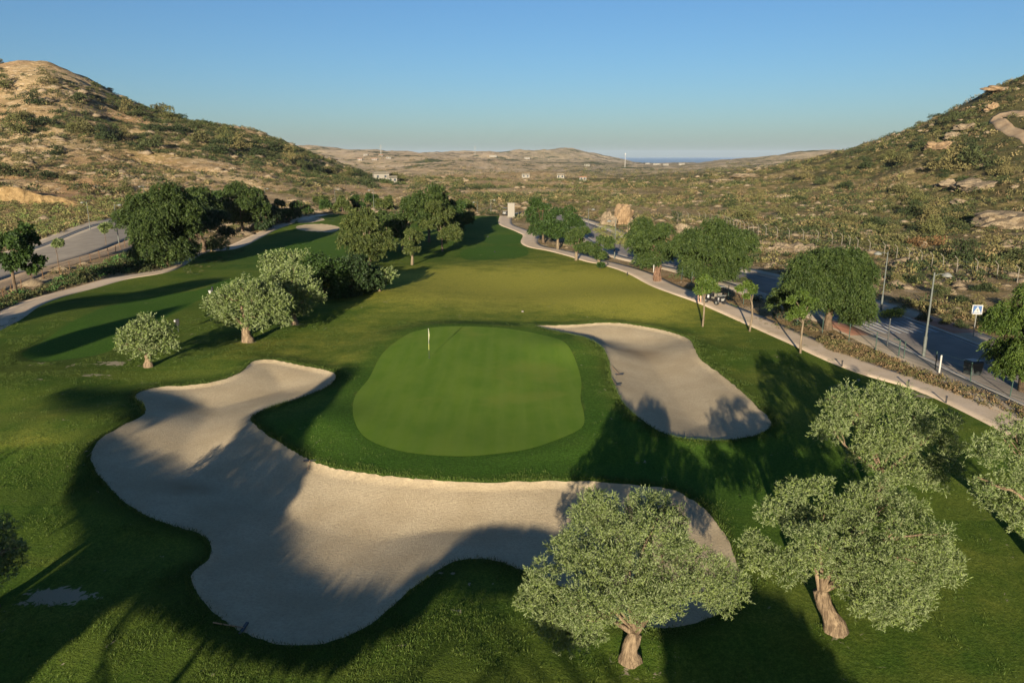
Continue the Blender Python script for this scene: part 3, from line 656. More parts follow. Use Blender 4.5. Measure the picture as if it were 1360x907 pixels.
O2 = [(1054,657,24,1.5),(1086,648,20,1.6),(1027,680,24,1),(1068,693,36,.8),(1108,680,28,1),(1140,666,26,1.4),(1166,648,22,1.6),(1193,675,34,1),(1005,724,24,.3),(993,748,15,0),(1032,751,34,0),(1081,724,40,-.2),(1131,711,44,0),(1184,711,44,.3),(1238,715,34,.5),(1262,742,20,.3),(1247,760,28,0),(1211,751,42,-.5),(1157,751,42,-.8),(1114,752,28,-.3),(1184,787,38,-.8),(1150,786,28,-.9),(1170,812,20,-.8),(1211,796,28,-.6),(1150,803,28,-.9),(1185,822,24,-.8),(1128,778,24,-.2),(1215,815,18,-.5),(1060,748,24,0)]
O3 = [(1117,540,30,.5),(1103,572,26,.2),(1140,558,26,.4),(1175,536,32,.8),(1211,554,32,.8),(1234,580,28,.4),(1261,558,18,.5),(1263,590,18,.2),(1193,590,36,0),(1157,590,26,-.2),(1140,612,20,-.4),(1211,625,32,-.5),(1238,640,22,-.3),(1252,617,22,0),(1184,635,20,-.8)]
O4 = [(1310,599,26,0),(1346,578,28,.5),(1378,594,35,.5),(1304,645,18,-.2),(1325,664,28,-.3),(1345,632,30,-.4),(1350,680,28,-.5),(1358,700,18,-.6),(1400,625,48,0),(1400,680,44,0),(1445,640,40,.2)]
b1 = gpt(838, 878); plant_tree('olive_tree', b1, px_lobes(b1, O1), 'broad olive tree with a pale gnarled forked trunk standing beside the front bunker', 'olive tree', OG, tr=0.26, fork=0.20, seed=3, nlimb=9, leaf_px=3.4, dens=0.95, lean=(0.1, 0, 0.95))
b2 = gpt(1113, 838); plant_tree('olive_tree', b2, px_lobes(b2, O2), 'wide olive tree with a thick leaning trunk, nearest the lower right of the lawn', 'olive tree', OG, tr=0.27, fork=0.24, seed=5, nlimb=9, leaf_px=3.4, dens=0.95, lean=(-0.62, 0.3, 1.35))
b3 = gpt(1166, 664); plant_tree('olive_tree', b3, px_lobes(b3, O3), 'olive tree with an open crown between the leaning olive and the right cart path', 'olive tree', OG, tr=0.2, fork=0.34, seed=7, nlimb=8, leaf_px=3.3, dens=0.9)
b4 = gpt(1385, 752); plant_tree('olive_tree', b4, px_lobes(b4, O4), 'olive tree cut by the right edge of the photo', 'olive tree', OG, tr=0.24, fork=0.3, seed=9, nlimb=6, leaf_px=3.4, dens=0.9)
b5 = gpt(198, 490); plant_tree('olive_tree', b5, px_lobes(b5, [(175,447,17,0),(195,434,15,.3),(213,443,16,.2),(224,458,12,0),(165,460,10,-.1),(184,462,14,-.3),(206,464,14,-.3),(186,445,16,-.2),(200,450,15,-.5)]), 'small lone olive tree left of the front bunker with a twisted pale trunk', 'olive tree', OG, tr=0.26, fork=0.36, seed=11, nlimb=5, leaf_px=2.6, dens=1.0, wratio=0.42)
b6 = gpt(330, 456); plant_tree('olive_tree', b6, px_lobes(b6, [(292,413,18,.2),(284,402,13,.4),(310,397,20,.6),(330,385,18,1),(345,400,24,.5),(320,418,22,-.3),(345,423,18,-.3),(298,425,13,0),(365,405,18,.3),(374,426,11,0),(352,388,15,1.2)]), 'olive tree with a thick pale trunk at the near end of the middle grove', 'olive tree', OG, tr=0.38, fork=0.32, seed=13, nlimb=6, leaf_px=2.6, dens=1.0, wratio=0.42)
b7 = gpt(391, 431); plant_tree('olive_tree', b7, px_lobes(b7, [(370,376,20,.2),(395,370,20,.4),(412,388,16,.2),(385,393,20,-.3),(392,413,12,-.3),(404,412,9,-.2),(357,385,16,.3),(424,396,9,0)]), 'second olive tree of the middle grove, just behind the nearest one', 'olive tree', OG, tr=0.3, fork=0.3, seed=15, nlimb=5, leaf_px=2.6, dens=1.0, wratio=0.42)
b8 = gpt(385, 398); plant_tree('olive_tree', b8, px_lobes(b8, [(360,350,14,0),(380,344,14,.5),(366,362,15,-.3),(400,350,14,0),(385,358,14,-.4)]), 'olive tree peeping over the back of the middle grove on its left', 'olive tree', OG, tr=0.25, fork=0.35, seed=17, nlimb=4, leaf_px=2.6, dens=1.0, wratio=0.42)
b9 = gpt(503, 392); plant_tree('olive_tree', b9, px_lobes(b9, [(500,362,11,0),(514,365,10,.2),(490,371,12,-.2),(508,375,9,0),(482,368,10,.4)]), 'small olive tree at the right end of the middle grove', 'olive tree', OG, tr=0.2, fork=0.3, seed=19, nlimb=4, leaf_px=2.6, dens=1.0, wratio=0.42)
b10 = gpt(281, 334); plant_tree('olive_tree', b10, px_lobes(b10, [(283,322,8,0),(294,319,8,.3),(297,327,7,-.2),(287,328,7,0)]), 'little round olive tree on the bend of the left cart path', 'olive tree', OG, tr=0.16, fork=0.35, seed=21, nlimb=3, leaf_px=2.8, dens=0.8)
b11 = gpt(-12, 808); plant_tree('olive_tree', b11, px_lobes(b11, [(2,700,15,.6),(-14,722,25,.3),(10,735,20,.2),(22,728,11,0),(0,762,18,-.3),(-22,752,28,0)]), 'olive tree cut by the left edge of the photo, half in shade', 'olive tree', OG, tr=0.2, fork=0.3, seed=23, nlimb=4, leaf_px=3.4, dens=0.9)
def auto_tree(name, bx, by, cx, cy, w, h, n, label, cat, group, seed, **kw):
    b = gpt(bx, by); return plant_tree(name, b, auto_lobes(b, cx, cy, w, h, n, seed, kw.pop('r0', 0.36)), label, cat, group, seed=seed, **kw)
GK = dict(mode='leafy', leaf='leafy', bark_='bark', minleaf=0.14, wratio=0.55, leaf_px=3.0, dens=1.0, flare=1.25)
auto_tree('broadleaf_tree', 432, 402, 432, 368, 70, 62, 13, 'bright green broadleaf tree in the middle of the grove left of the green', 'tree', 'trees of the middle grove', 31, **{**GK, 'tr': .2})
auto_tree('broadleaf_tree', 466, 398, 466, 370, 70, 62, 14, 'dark green broadleaf tree in the grove beside its small right-hand olive', 'tree', 'trees of the middle grove', 33, **{**GK, 'leaf': 'darkleaf', 'tr': .2})
auto_tree('broadleaf_tree', 488, 394, 487, 376, 42, 40, 9, 'lowest dark tree of the grove, tucked against its small right-hand olive', 'tree', 'trees of the middle grove', 34, **{**GK, 'leaf': 'darkleaf', 'tr': .16})
auto_tree('broadleaf_tree', 22, 392, 28, 334, 70, 70, 16, 'spreading dark green tree between the left cart path and the wire fence', 'tree', None, 35, **{**GK, 'tr': .19, 'leaf_px': 3.4, 'r0': .24, 'dens': .8, 'fork': .5})
PW = dict(mode='weep', leaf='pepper', bark_='bark', minleaf=0.16, wratio=0.30, leaf_px=3.0, dens=0.9, flare=1.3)
PG = 'pepper trees along the left cart path'
auto_tree('pepper_tree', 222, 354, 214, 298, 92, 108, 24, 'tall weeping pepper tree overhanging the left cart path, foremost of its clump', 'pepper tree', PG, 41, **{**PW, 'tr': .35})
auto_tree('pepper_tree', 270, 335, 274, 300, 60, 66, 9, 'dark weeping tree behind the little olive on the path bend', 'pepper tree', PG, 43, **{**PW, 'tr': .3, 'leaf': 'darkleaf'})
auto_tree('pepper_tree', 262, 318, 262, 276, 62, 58, 9, 'weeping tree directly behind the tallest left pepper tree', 'pepper tree', PG, 45, **{**PW, 'tr': .3})
auto_tree('pepper_tree', 322, 310, 316, 272, 64, 58, 9, 'round topped weeping tree in the middle of the left clump', 'pepper tree', PG, 47, **{**PW, 'tr': .3})
auto_tree('pepper_tree', 352, 306, 350, 284, 50, 44, 8, 'low dark tree of the left clump where the path comes out', 'pepper tree', PG, 49, **{**PW, 'tr': .25, 'leaf': 'darkleaf'})
auto_tree('pepper_tree', 384, 296, 384, 278, 50, 32, 7, 'rightmost tree of the left clump, low and wide before the far bunkers', 'pepper tree', PG, 51, **{**PW, 'tr': .25, 'leaf': 'leafy'})
auto_tree('pepper_tree', 300, 296, 300, 268, 50, 36, 7, 'tree showing between the two roundest crowns of the left clump', 'pepper tree', PG, 52, **{**PW, 'tr': .25, 'leaf': 'leafy'})
FG = 'tall trees in the far middle grove'
PO = dict(mode='weep', leaf='poplar', bark_='bark_pale', minleaf=0.18, wratio=0.36, leaf_px=2.8, dens=0.9, flare=1.15)
auto_tree('tall_tree', 491, 352, 486, 308, 72, 70, 13, 'leftmost tall grey green tree of the far grove with a reddish pale trunk', 'tree', FG, 61, **{**PO, 'tr': .3, 'stems': 2, 'fork': .3})
auto_tree('slender_tree', 547, 352, 546, 318, 30, 36, 7, 'small slender tree with a straight pale trunk in front of the far grove', 'tree', FG, 63, **{**PO, 'tr': .18, 'fork': .48})
auto_tree('tall_tree', 588, 334, 582, 292, 52, 62, 11, 'tree with a thin bare forked trunk at the right front of the far grove', 'tree', FG, 65, **{**PO, 'tr': .16, 'fork': .38})
auto_tree('tall_tree', 536, 335, 540, 288, 52, 66, 10, 'bushy green tree behind the slender one in the far grove', 'tree', FG, 67, **{**PO, 'tr': .25, 'leaf': 'pepper'})
auto_tree('tall_tree', 570, 322, 572, 275, 60, 56, 11, 'dense green tree with the highest crown of the far grove', 'tree', FG, 69, **{**PO, 'tr': .25, 'leaf': 'pepper'})
auto_tree('tall_tree', 600, 318, 600, 281, 52, 50, 10, 'dark crowned tree on the right side of the far grove', 'tree', FG, 71, **{**PO, 'tr': .25, 'leaf': 'leafy'})
auto_tree('tall_tree', 615, 302, 616, 280, 36, 34, 8, 'last grey green tree at the far right of the far grove', 'tree', FG, 73, **{**PO, 'tr': .2})
auto_tree('tall_tree', 516, 330, 514, 300, 40, 46, 8, 'tree filling the gap behind the two front trunks of the far grove', 'tree', FG, 75, **{**PO, 'tr': .2, 'leaf': 'pepper'})
BG = 'trees at the back of the left fairway'
for i, (x, y, w, h, lf, lab) in enumerate([(455, 272, 24, 16, 'poplar', 'grey green bush tree at the back of the left fairway, left one'), (474, 270, 22, 14, 'leafy', 'small green tree at the back of the left fairway'), (511, 269, 26, 18, 'poplar', 'grey tree just left of the far grove top'), (432, 274, 18, 12, 'leafy', 'lowest round tree at the back beside the far bunkers'), (425, 266, 20, 11, 'poplar', 'pale tree behind the far bunkers near the hill foot'), (493, 264, 14, 12, 'leafy', 'little tree beside the far lamp post at the back')]):
    auto_tree('small_tree', x, y + h * .62, x, y, w, h, 6, lab, 'tree', BG, 80 + i, **{**GK, 'leaf': lf, 'tr': .15})
RG = 'trees beside the right cart path'
auto_tree('pepper_tree', 722, 323, 716, 288, 36, 46, 8, 'farthest pepper tree beside the right cart path', 'pepper tree', RG, 91, **{**PW, 'tr': .2, 'leaf': 'leafy', 'leaf_px': 3.2})
auto_tree('pepper_tree', 741, 331, 742, 294, 50, 50, 11, 'dense pepper tree with a pale stem, second farthest beside the right path', 'pepper tree', RG, 93, **{**PW, 'tr': .22, 'leaf': 'leafy', 'leaf_px': 3.2, 'bark_': 'bark_pale'})
auto_tree('small_tree', 765, 346, 768, 317, 34, 36, 8, 'smaller tree leaning over the right path, left of a similar pair', 'tree', RG, 95, **{**PW, 'tr': .2, 'leaf_px': 3.2, 'bark_': 'bark_pale', 'fork': .4})
auto_tree('small_tree', 795, 349, 795, 326, 36, 30, 8, 'smaller tree over the right path, right of a similar pair', 'tree', RG, 97, **{**PW, 'tr': .2, 'leaf_px': 3.2, 'bark_': 'bark_pale', 'fork': .45})
auto_tree('pepper_tree', 876, 357, 868, 323, 72, 64, 14, 'big weeping pepper tree above the brown boulder by the right path', 'pepper tree', RG, 99, **{**PW, 'tr': .3})
auto_tree('pepper_tree', 945, 372, 950, 336, 104, 90, 20, 'widest weeping pepper tree, behind the parked golf cart', 'pepper tree', RG, 101, **{**PW, 'tr': .35})
auto_tree('pepper_tree', 1100, 438, 1102, 380, 134, 104, 22, 'big weeping pepper tree between the path and the zebra crossing', 'pepper tree', RG, 103, **{**PW, 'tr': .35})
auto_tree('pepper_tree', 1362, 520, 1376, 446, 112, 122, 18, 'pepper tree at the right edge hanging over the road', 'pepper tree', 'trees beside the right cart path', 105, **{**PW, 'tr': .35, 'leaf': 'lime'})
SG = 'young staked trees on the edge of the right lawn'
auto_tree('young_tree', 933, 434, 939, 379, 36, 28, 8, 'young leafy tree with a straight pale stem in front of the golf cart', 'tree', SG, 107, **{**GK, 'leaf': 'lime', 'tr': .085, 'fork': .6, 'bark_': 'bark_pale', 'flare': 1.1, 'r0': .38})
auto_tree('young_tree', 995, 440, 993, 385, 24, 22, 6, 'thin young tree with a sparse crown right of the golf cart', 'tree', SG, 109, **{**GK, 'leaf': 'lime', 'tr': .085, 'fork': .66, 'bark_': 'bark_pale', 'flare': 1.1, 'dens': .22})
auto_tree('young_tree', 1063, 469, 1067, 408, 36, 40, 8, 'young tree with a straight stem in front of the big crossing pepper tree', 'tree', SG, 111, **{**GK, 'leaf': 'lime', 'tr': .085, 'fork': .55, 'bark_': 'bark_pale', 'flare': 1.1})
b = gpt(795, 352)
auto_tree('sapling', 797, 357, 797, 353, 9, 8, 3, 'tiny sapling at the lawn edge below the paired trees', 'tree', None, 113, **{**GK, 'tr': .04})
TG = 'saplings on the dusty verge of the left road'
for i, (bx, by, cy, w, h, lab) in enumerate([(77, 352, 326, 15, 14, 'pale little round tree on the left verge nearest the dark spreading tree'), (141, 326, 303, 16, 10, 'flat topped little tree on the left verge near the tall lamp post')]):
    auto_tree('sapling', bx, by, bx - 1, cy, w, h, 5, lab, 'tree', TG, 115 + i, **{**GK, 'leaf': 'olive', 'tr': .05, 'fork': .6})

# trees standing behind the viewpoint whose long shadows cross the lawn and the bunkers
def shadow_trees(name, poly, y0, count, label, seed, dens=15.0, ls=0.28, bxs=None):
    rng = np.random.RandomState(seed); P = smooth(gpoly(poly), True, 3); lo, hi = P.min(0), P.max(0)
    area = (hi[0] - lo[0]) * (hi[1] - lo[1]) * math.tan(SUN_EL); n = int(dens * area / (ls * ls * 0.3))
    G = lo + rng.random((n, 2)) * (hi - lo); G = G[sdf(G[:, 0], G[:, 1], P) < -0.10]
    gz = hfull(G[:, 0], G[:, 1]); yy = y0 + rng.normal(size=len(G)) * 1.3
    d = (G[:, 1] - yy) / math.cos(SUN_AZ)
    C = np.stack([G[:, 0] - d * math.sin(SUN_AZ), yy, gz + d * math.tan(SUN_EL)], 1)
    x0, x1 = C[:, 0].min(), C[:, 0].max(); out = []
    for k in range(count):
        a, b_ = x0 + (x1 - x0) * k / count, x0 + (x1 - x0) * (k + 1) / count; m = (C[:, 0] >= a) & (C[:, 0] <= b_)
        if m.sum() < 20: continue
        q = C[m]; bx = bxs[k] if bxs else float(np.median(q[:, 0])); bz = zg(bx, y0); root = empty(name, (bx, y0, bz), label[k], 'tree', 'tall trees behind the viewpoint')
        V = leaves(q - np.array([bx, y0, bz]), rng.normal(size=q.shape), ls, ls * 0.6, rng)
        mesh_np('crown', V, quads(len(V) // 4), 'darkleaf', root)
        lowz = q[:, 2].min() - bz; topz = np.percentile(q[:, 2], 80) - bz
        mb = MB().tube([(0, 0, -0.3), (0.1, 0, topz * 0.3), (0.0, 0.1, topz * 0.6), (0.1, 0, topz * 0.78)], [0.30, 0.22, 0.15, 0.06], 9, True, 0.1, k)
        for z in range(7):
            j = q[rng.randint(len(q))] - np.array([bx, y0, bz]); mb.tube([(0, 0, topz * (0.42 + 0.03 * z)), tuple(j * np.array([.5, .5, .42]) + np.array([0, 0, topz * 0.16])), tuple(j * np.array([.9, .9, .86]))], [0.08, 0.05, 0.025], 5)
        mb.build('trunk', 'bark', root, True)
S_MAIN = [(-60, 812), (0, 806), (48, 775), (100, 738), (108, 715), (96, 690), (90, 655), (110, 615), (125, 602), (150, 590), (170, 596), (200, 618), (228, 633), (246, 634), (275, 614), (318, 576), (335, 548), (365, 545), (395, 530), (425, 510), (455, 497), (470, 508), (455, 525), (430, 560), (405, 598), (414, 618), (404, 642), (368, 684), (368, 715), (385, 748), (415, 776), (450, 789), (500, 797), (542, 797), (575, 768), (600, 735), (640, 709), (700, 704), (745, 708), (768, 700), (800, 770), (790, 810), (700, 800), (640, 790), (600, 780), (560, 830), (500, 870), (440, 900), (340, 885), (260, 860), (172, 808), (130, 840), (60, 890), (10, 940), (-60, 990)]
S_LOW = [(575, 790), (578, 768), (600, 735), (640, 709), (700, 704), (745, 707), (785, 712), (792, 760), (760, 795), (700, 795), (640, 785)]
S_LOW2 = [(880, 800), (960, 785), (1040, 800), (1090, 850), (1120, 890), (1160, 960), (1100, 990), (930, 975), (892, 930), (880, 880)]
shadow_trees('shade_tree', S_MAIN, -3.5, 3, ['leafy tree behind the viewpoint shading the left lawn', 'leafy tree behind the viewpoint shading the left lobe of the front bunker', 'leafy tree behind the viewpoint shading the middle of the front bunker'], 201, bxs=[-19.5, -14.0, -11.8])
shadow_trees('shade_tree', S_LOW, -3.5, 1, ['leafy tree behind the viewpoint shading the lower lip of the front bunker'], 203, bxs=[5.2])
shadow_trees('shade_tree', S_LOW2, -3.5, 1, ['leafy tree behind the viewpoint shading the lawn between the two nearest olives'], 204)
shadow_trees('shade_tree', [(75, 528), (130, 522), (190, 527), (215, 524), (235, 545), (225, 560), (200, 578), (192, 562), (160, 556), (110, 548)], -3.5, 1, ['leafy tree far to the left behind the viewpoint shading the bunker tip'], 205)
shadow_trees('shade_tree', [(30, 466), (100, 440), (160, 425), (240, 406), (200, 428), (150, 445), (80, 470), (50, 474)], 6, 1, ['tall tree left of the viewpoint shading the left fairway'], 207)
shadow_trees('shade_tree', [(-20, 440), (40, 425), (100, 410), (200, 397), (300, 372), (260, 372), (180, 388), (100, 396), (40, 412), (-20, 430)], 8, 1, ['tall tree left of the viewpoint shading the rough by the left path'], 209)

# ------------------------------------------------------------------ shrubs and ground cover
TINTS = np.array([(0.080, 0.078, 0.032), (0.048, 0.058, 0.023), (0.120, 0.105, 0.044), (0.170, 0.135, 0.065), (0.085, 0.088, 0.032), (0.130, 0.094, 0.050), (0.030, 0.042, 0.017)])
def bush_cloud(rng, n, size=0.16, flat=0.75):
    d = unit(rng.normal(size=(n, 3))); d[:, 2] = np.abs(d[:, 2]); r = 0.62 + 0.38 * rng.random((n, 1)); bumpy = 0.82 + 0.22 * np.sin(d[:, :1] * 6 + rng.rand() * 6) * np.cos(d[:, 1:2] * 5 + rng.rand() * 6)
    P = d * r * bumpy * np.array([1, 1, flat]); return leaves(P, d + np.array([0, 0, 0.2]) + 0.8 * rng.normal(size=(n, 3)), size * (0.7 + 0.6 * rng.random(n)), size * 0.55, rng)
def scatter_bushes(pos, rad, tint, nleaf, rng, size=0.16):
    """one mesh of many shrubs: pos (n,3), rad (n,), tint (n,3)"""
    Vs, Cs = [], []
    var = [bush_cloud(rng, nleaf, size) for _ in range(10)]; pick = rng.randint(0, 10, len(pos)); rot = rng.rand(len(pos)) * 6.28
    for v in range(10):
        m = np.where(pick == v)[0]
        if not len(m): continue
        c, s_ = np.cos(rot[m])[:, None], np.sin(rot[m])[:, None]; B = var[v][None]
        x = (B[..., 0] * c - B[..., 1] * s_) * rad[m, None]; y = (B[..., 0] * s_ + B[..., 1] * c) * rad[m, None]; z = B[..., 2] * rad[m, None] * (0.75 + 0.5 * rng.rand(len(m)))[:, None]
        Vs.append((np.stack([x, y, z], 2) + pos[m][:, None]).reshape(-1, 3)); Cs.append(np.repeat(tint[m], B.shape[1], 0))
    return np.concatenate(Vs), np.concatenate(Cs)
def zgrid(x, y):
    i = np.clip(np.searchsorted(GX, x) - 1, 0, nx - 2); j = np.clip(np.searchsorted(GY, y) - 1, 0, ny - 2)
    fx = (x - GX[i]) / (GX[i + 1] - GX[i]); fy = (y - GY[j]) / (GY[j + 1] - GY[j]); a, b, c, d = ZG[j, i], ZG[j, i + 1], ZG[j + 1, i + 1], ZG[j + 1, i]
    return np.where(fx > fy, a + (b - a) * fx + (c - b) * fy, a + (c - d) * fx + (d - a) * fy)
NOGO = [(resample(RR, 3), 7.2), (resample(RP, 3), 2.6), (resample(LP, 3), 2.4), (resample(DT, 3), 4.0)]
_lrl = resample(LR, 3); _T = np.gradient(_lrl, axis=0); _T /= np.hypot(_T[:, 0], _T[:, 1])[:, None]; NOGO.append((_lrl + np.stack([-_T[:, 1], _T[:, 0]], 1) * 6.5, 11.5))
def allowed(x, y):
    ok = sdf(x, y, P_TURF, 5) > 1.0; ok &= ~((np.abs(x) < 20) & (y < 60))
    for L, w in NOGO:
        d = np.full(x.shape, 1e9)
        for p in L: d = np.minimum(d, (x - p[0]) ** 2 + (y - p[1]) ** 2)
        ok &= d > w * w
    return ok
rng = np.random.RandomState(77)
def sample_hill(n, r0, r1, power=0.0):
    th = rng.uniform(-0.68, 0.68, n); t = rng.rand(n); R = r0 + (r1 - r0) * t ** (1 + power); x = R * np.sin(th); y = R * np.cos(th)
    d = fbm(x / 38, y / 30, 31, 4) + 0.25 * fbm(x / 9, y / 9, 33, 2) + 0.10 * np.clip(x / 150, -0.6, 1)
    keep = (rng.rand(n) < np.clip(0.36 + 2.1 * d + 0.42 * (x < -20) - 0.22 * sst(220, 300, R) * (np.abs(th) < 0.4), 0.05, 1)) & allowed(x, y)
    return x[keep], y[keep], d[keep]
def tints(n, d):
    w = rng.rand(n) - 0.5 * np.clip(d, -0.5, 0.5); i = np.clip((w * 7).astype(int), 0, 6)
    order = np.array([6, 1, 0, 4, 2, 5, 3]); t = TINTS[order[i]]; return t * (0.8 + 0.5 * rng.rand(n, 1))
x, y, d = sample_hill(34000, 62, 480); r = (0.40 + 1.05 * rng.rand(len(x)) ** 2.2) * (1 + 0.6 * np.clip(d, 0, 1)) * (0.75 + np.hypot(x, y) / 500)
V, Cc = scatter_bushes(np.stack([x, y, zgrid(x, y) - 0.08], 1), r, tints(len(x), d), 44, rng, 0.28)
tag(mesh_np('hillside_scrub', V, quads(len(V) // 4), 'scrub', None, {'tint': Cc}), 'low scrub covering the nearer hillsides', 'scrub', None, 'stuff')
x, y, d = sample_hill(26000, 260, 1300, 0.9); r = (0.6 + 1.3 * rng.rand(len(x)) ** 2.2) * (0.8 + np.hypot(x, y) / 900)
V, Cc = scatter_bushes(np.stack([x, y, zgrid(x, y) - 0.1], 1), r, tints(len(x), d), 26, rng, 0.36)
tag(mesh_np('distant_scrub', V, quads(len(V) // 4), 'scrub', None, {'tint': Cc}), 'scrub and small trees on the farther slopes', 'scrub', None, 'stuff')
def dark_clumps(poly, n, r0, r1, tl_):
    P = gpoly(poly); lo, hi = P.min(0), P.max(0); G = lo + rng.random((n * 6, 2)) * (hi - lo); G = G[sdf(G[:, 0], G[:, 1], P, 40) < 0][:n]
    return G, r0 + (r1 - r0) * rng.rand(len(G)) ** 1.5, np.array(tl_)[rng.randint(0, len(tl_), len(G))]
DK = [TINTS[6], TINTS[1], TINTS[0], (0.050, 0.066, 0.022)]; OLV = [TINTS[0], TINTS[4], TINTS[1], TINTS[2]]
sets = [dark_clumps(a, n, r0, r1, t) for a, n, r0, r1, t in [
    ([(-60, 150), (60, 150), (150, 160), (250, 168), (340, 178), (430, 212), (520, 238), (440, 246), (330, 222), (200, 206), (60, 184), (-60, 190)], 2100, 0.9, 2.7, DK),
    ([(108, 112), (180, 132), (250, 160), (340, 173), (420, 207), (380, 205), (300, 188), (200, 160), (120, 128)], 850, 1.0, 2.6, DK),
    ([(-60, 92), (30, 92), (60, 125), (20, 150), (-60, 150)], 70, 1.0, 2.6, DK), ([(60, 88), (110, 112), (200, 150), (100, 150), (30, 120)], 260, .6, 1.6, OLV + DK),
    ([(-60, 200), (150, 215), (330, 235), (470, 255), (520, 268), (300, 250), (60, 240), (-60, 240)], 520, .7, 1.8, OLV + DK[:1]),
    ([(1225, 205), (1290, 190), (1345, 215), (1340, 242), (1240, 244)], 90, 1.2, 2.6, DK), ([(1040, 305), (1200, 255), (1290, 262), (1300, 300), (1250, 320), (1130, 330)], 420, .8, 2.2, OLV + DK[:2]),
    ([(1060, 225), (1140, 200), (1230, 172), (1330, 125), (1360, 150), (1250, 200), (1150, 235)], 420, .8, 2.2, OLV + DK[:2]), ([(940, 250), (1060, 232), (1060, 290), (930, 285)], 200, .8, 2.0, OLV),
    ([(560, 262), (700, 256), (900, 262), (900, 285), (740, 272), (600, 276)], 240, .8, 2.0, OLV), ([(440, 225), (560, 240), (700, 250), (560, 255), (450, 242)], 150, 1.5, 4.0, DK),
    ([(1170, 330), (1380, 345), (1400, 372), (1250, 352), (1160, 338)], 150, .7, 1.6, OLV), ([(1200, 400), (1380, 420), (1400, 470), (1300, 445), (1230, 428), (1170, 400)], 180, .5, 1.1, OLV + [TINTS[3], TINTS[5]])]]
G = np.concatenate([a[0] for a in sets]); r = np.concatenate([a[1] for a in sets]); t_ = np.concatenate([a[2] for a in sets]) * (0.8 + 0.4 * rng.rand(len(G), 1))
m_ = allowed(G[:, 0], G[:, 1]); G, r, t_ = G[m_], r[m_], t_[m_]
V, Cc = scatter_bushes(np.stack([G[:, 0], G[:, 1], zgrid(G[:, 0], G[:, 1]) - 0.15 * r], 1), r, t_, 150, rng, 0.20)
tag(mesh_np('maquis', V, quads(len(V) // 4), 'scrub', None, {'tint': Cc}), 'dense dark maquis running across both hills', 'scrub', None, 'stuff')
# 150 larger shrubs and small trees one can tell apart, each an object of its own
def shrub_proto(k):
    rg = np.random.RandomState(300 + k); parts = []; tin = TINTS[[1, 6, 0, 4, 6, 2][k]]
    for j in range(6):
        c = rg.normal(size=3) * 0.42; c[2] = abs(c[2]) * 0.9 + 0.1; parts.append(bush_cloud(rg, 190, 0.22, 0.9) * (0.5 + 0.25 * rg.rand()) + c)
    V = np.concatenate(parts); return V, np.tile(tin, (len(V), 1))
PRO = []
for k_ in range(6):
    V, Cc = shrub_proto(k_); me = mesh_np('wild_shrub', V, quads(len(V) // 4), 'scrub', None, {'tint': Cc}); PRO.append(me)
_big = []
cand = [(130, 112, 7), (145, 118, 4), (0, 82, 6), (0, 110, 14), (45, 130, 14), (60, 105, 10), (100, 128, 10), (240, 150, 8), (210, 140, 12), (225, 152, 12), (205, 165, 14), (170, 145, 12), (185, 150, 10), (235, 170, 14), (265, 180, 16), (300, 185, 14), (290, 195, 18), (320, 190, 13), (260, 163, 10), (340, 200, 12), (120, 170, 16), (100, 165, 12), (140, 178, 14), (165, 180, 10), (200, 188, 16), (60, 160, 14), (20, 155, 12), (25, 170, 16), (75, 200, 12), (35, 222, 14), (15, 225, 16), (60, 230, 14), (95, 235, 10), (165, 250, 10), (360, 195, 12), (385, 205, 12), (400, 215, 12), (420, 222, 12), (440, 226, 10), (460, 228, 10), (480, 230, 8), (560, 240, 6), (600, 250, 7), (635, 248, 6), (520, 232, 10), (535, 236, 8),
        (1253, 232, 8), (1270, 215, 22), (1300, 208, 24), (1245, 145, 10), (1225, 152, 6), (1326, 114, 4), (1290, 195, 14), (1330, 225, 14), (1265, 155, 12), (1220, 190, 10), (1200, 210, 12), (1180, 205, 9), (1150, 215, 12), (1070, 230, 12), (1090, 240, 10), (1125, 245, 12), (1190, 250, 12), (1220, 262, 12), (1210, 276, 16), (1245, 282, 18), (1270, 292, 18), (1160, 292, 14), (1130, 290, 12), (1235, 302, 16), (1280, 335, 22), (1310, 330, 20), (1340, 335, 22), (1060, 262, 10), (1040, 280, 12), (990, 282, 16), (970, 270, 10), (1010, 262, 10), (1335, 285, 10), (1110, 330, 12), (1150, 320, 10), (1190, 330, 10), (1215, 370, 12), (1190, 372, 10), (1250, 385, 14), (1275, 395, 12), (1230, 422, 10), (1255, 425, 10), (1275, 430, 10), (1295, 400, 12), (1205, 348, 8), (1310, 380, 14), (1340, 400, 14), (860, 290, 10), (880, 300, 8), (950, 235, 6), (940, 232, 5), (845, 300, 8), (765, 272, 8), (800, 280, 7), (1005, 395, 9), (1020, 398, 7), (985, 370, 9), (1110, 340, 9), (1320, 470, 8)]
for i, (px, py, r_) in enumerate(cand):
    g = gpt(px, py + r_ * 0.6)
    o = PRO[i % 6] if i < 6 else PRO[i % 6].copy()
    if i >= 6: COL.objects.link(o)
    g = Vector((g[0], g[1], g[2])); s_ = r_ * (g - cam.location).length / FPX * 0.95
    o.location = (g[0], g[1], g[2] - 0.1 * s_); o.scale = (s_, s_, s_ * (0.8 + 0.3 * random.Random(i).random())); o.rotation_euler = (0, 0, i * 1.7); _big.append(((px, py), o))
sides = [('left hill', lambda p: p[0] < 540), ('valley middle', lambda p: p[0] < 900), ('right hillside', lambda p: True)]
